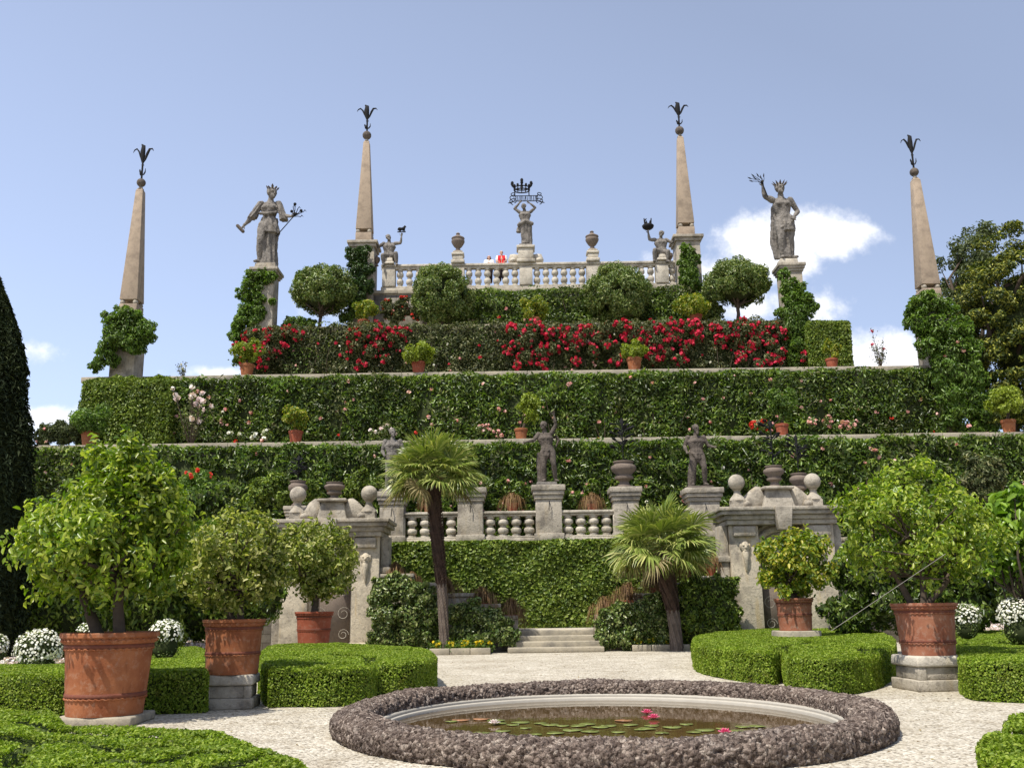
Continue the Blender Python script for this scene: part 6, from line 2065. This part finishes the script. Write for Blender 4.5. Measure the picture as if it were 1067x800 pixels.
MB().add(P, [Q]).build('tufa_rim', M['tufa'], pond, smooth=True)
# pale inner kerb and basin
k = MB()
ai, bi = ao - RW * .93, bo - RW * .93
nu = 160
u = np.arange(nu) * 2 * math.pi / nu
prof = [(0.2, .0), (.12, .09), (0, .1), (-.08, .09), (-.09, .075), (-.09, .05), (-.12, .04), (-.13, .02), (-.13, -.3)]
V = np.concatenate([np.c_[(ai + r) * np.cos(u) + cxp, (bi + r) * np.sin(u) + cy, np.full(nu, z)] for r, z in prof])
ii = np.arange(nu); jj = (ii + 1) % nu
k.add(V, [np.concatenate([np.stack([a * nu + ii, a * nu + jj, (a + 1) * nu + jj, (a + 1) * nu + ii], 1) for a in range(len(prof) - 1)])])
k.build('inner_kerb', plain('white_marble', (.4, .37, .31), .6, .3, .15, 8), pond, smooth=True, angle=30)
m, nt, p, out = newmat('pond_water')
p.inputs['Base Color'].default_value = (.035, .021, .008, 1)
p.inputs['Roughness'].default_value = .04
p.inputs['IOR'].default_value = 1.33
v = pos(nt)
wcol = mix(nt, (.04, .026, .01), (.12, .075, .026), noise(nt, v, 1.2, 4))
nt.links.new(wcol, p.inputs['Base Color'])
bump(nt, p, noise(nt, v, 5, 2), .06, .02)
wm = MB()
V = np.c_[(ai - .125) * np.cos(u) + cxp, (bi - .125) * np.sin(u) + cy, np.full(nu, ZW)]
wm.add(V, [np.arange(nu)])
tag(wm.build('pond_water', m, None, (cxp, cy, ZW)), kind='structure')

PADS = [(470, 751, 0), (480, 749.5, 1), (502, 748.5, 1), (502, 763, 0), (517, 750, 0), (521, 753, 0), (542, 752, 0), (534, 754.5, 0), (498.6, 763.5, 0), (524, 761, 0), (531, 766, 0), (559, 764.5, 0), (563, 753, 0), (573, 754.5, 0), (586, 755.5, 0), (596.5, 760, 0),
        (603, 755.5, 0), (612, 753.8, 0), (615, 761.5, 0), (625, 756.8, 0), (634, 755.5, 0), (644, 762, 0), (657, 754.5, 0), (674, 758.5, 0), (667, 759.5, 0), (679, 755.5, 0), (734, 760, 0), (752, 758.5, 0), (774, 756.5, 0), (789, 756, 0), (767, 761, 0), (723, 762, 0), (700, 757, 0), (715, 754, 0), (548, 758, 0), (579, 763, 0), (690, 763, 0), (650, 750, 1)]
padlab = 'round green lily pad floating on the pond'
for q, (px, py, red) in enumerate(PADS):
    c = G(px, py, ZW + .012)
    r = random.uniform(.07, .125)
    a0 = random.uniform(0, 6.28)
    a = np.linspace(a0 + .18, a0 + 6.1, 22)
    rr = r * (1 + .04 * np.sin(a * 3 + q))
    V = np.concatenate([[c], np.c_[c[0] + rr * np.cos(a), c[1] + rr * np.sin(a), c[2] + .003 * np.sin(a * 2 + q) + .002]])
    V2 = V - [0, 0, .004]
    n = len(V)
    i = np.arange(1, n - 1)
    mb = MB()
    mb.add(np.concatenate([V, V2]), [np.stack([np.zeros_like(i), i, i + 1], 1), np.stack([np.full_like(i, n), n + i + 1, n + i], 1), np.stack([n + i, n + i + 1, i + 1, i], 1)])
    o = mb.build('lily_pad', M['padred' if red else 'pad'], None, c)
    tag(o, ('small reddish brown lily pad floating on the pond' if red else padlab), 'lily pad', 'reddish lily pads' if red else 'green lily pads')
for px, py, fm, lab in ((681, 744, 'lilypink', 'pink water lily floating highest on the pond, near the far kerb'), (674, 739, 'lilypink', 'small pink water lily bud beside the other far pink lily'), (755, 759, 'lilypink', 'pink water lily near the right end of the pond'), (515, 750, 'blush', 'pale water lily among the left lily pads')):
    c = G(px, py, ZW + .06)
    f = MB()
    for ring_, (n, el, l) in enumerate(((10, .35, .085), (8, .8, .075), (5, 1.2, .06))):
        a = np.arange(n) * 6.283 / n + ring_ * .3
        d = np.stack([np.cos(a) * math.cos(el), np.sin(a) * math.cos(el), np.full(n, math.sin(el))], 1)
        for e in d: f.tube([c - [0, 0, .05], c - [0, 0, .05] + e * l * .6, c - [0, 0, .05] + e * l], [.01, .02, .005], 6, fl=.35)
    tag(f.build('water_lily', M[fm], None, c - [0, 0, .05]), lab, 'water lily', 'water lilies')

# fallen leaves on the gravel
n = 900
P = np.c_[rng.uniform(-9, 11, n), rng.uniform(9.5, 30, n), np.full(n, .012)]
q = ((P[:, 0] - cxp) / (ao + .05)) ** 2 + ((P[:, 1] - cy) / (bo + .05)) ** 2
P = P[q > 1]
fl = MB()
leaves(fl, P, np.tile([0, 0, 1.0], (len(P), 1)), .05, .026, .25, .5, .1, 0)
M['litter'] = leafmat('fallen_leaf', (.12, .075, .03), (.24, .17, .07), (.3, .27, .1), trans=.0, rough=.8, spec=.1)
tag(fl.build('fallen_leaves', M['litter']), 'dry fallen leaves scattered over the pale gravel', 'leaves', kind='stuff')

# ------------------------------------------------------------------ camera and output
cd = bpy.data.cameras.new('camera')
cam = bpy.data.objects.new('camera', cd)
COL.objects.link(cam)
cd.sensor_width, cd.sensor_fit = 36, 'HORIZONTAL'
cd.lens = 36 * FPX / 1067
cd.clip_start, cd.clip_end = .1, 5000
from mathutils import Matrix
mw = Matrix(((_R[0], _U[0], -_F[0], CP[0]), (_R[1], _U[1], -_F[1], CP[1]), (_R[2], _U[2], -_F[2], CP[2]), (0, 0, 0, 1)))
cam.matrix_world = mw
scene.camera = cam
scene.view_settings.view_transform = 'Standard'
scene.view_settings.look = 'None'
scene.view_settings.exposure = 0.43
scene.view_settings.gamma = 1.0
scene.render.engine = 'CYCLES'
scene.cycles.max_bounces = 8
scene.cycles.diffuse_bounces = 5
scene.cycles.glossy_bounces = 2
scene.cycles.transmission_bounces = 3
scene.cycles.use_denoising = True
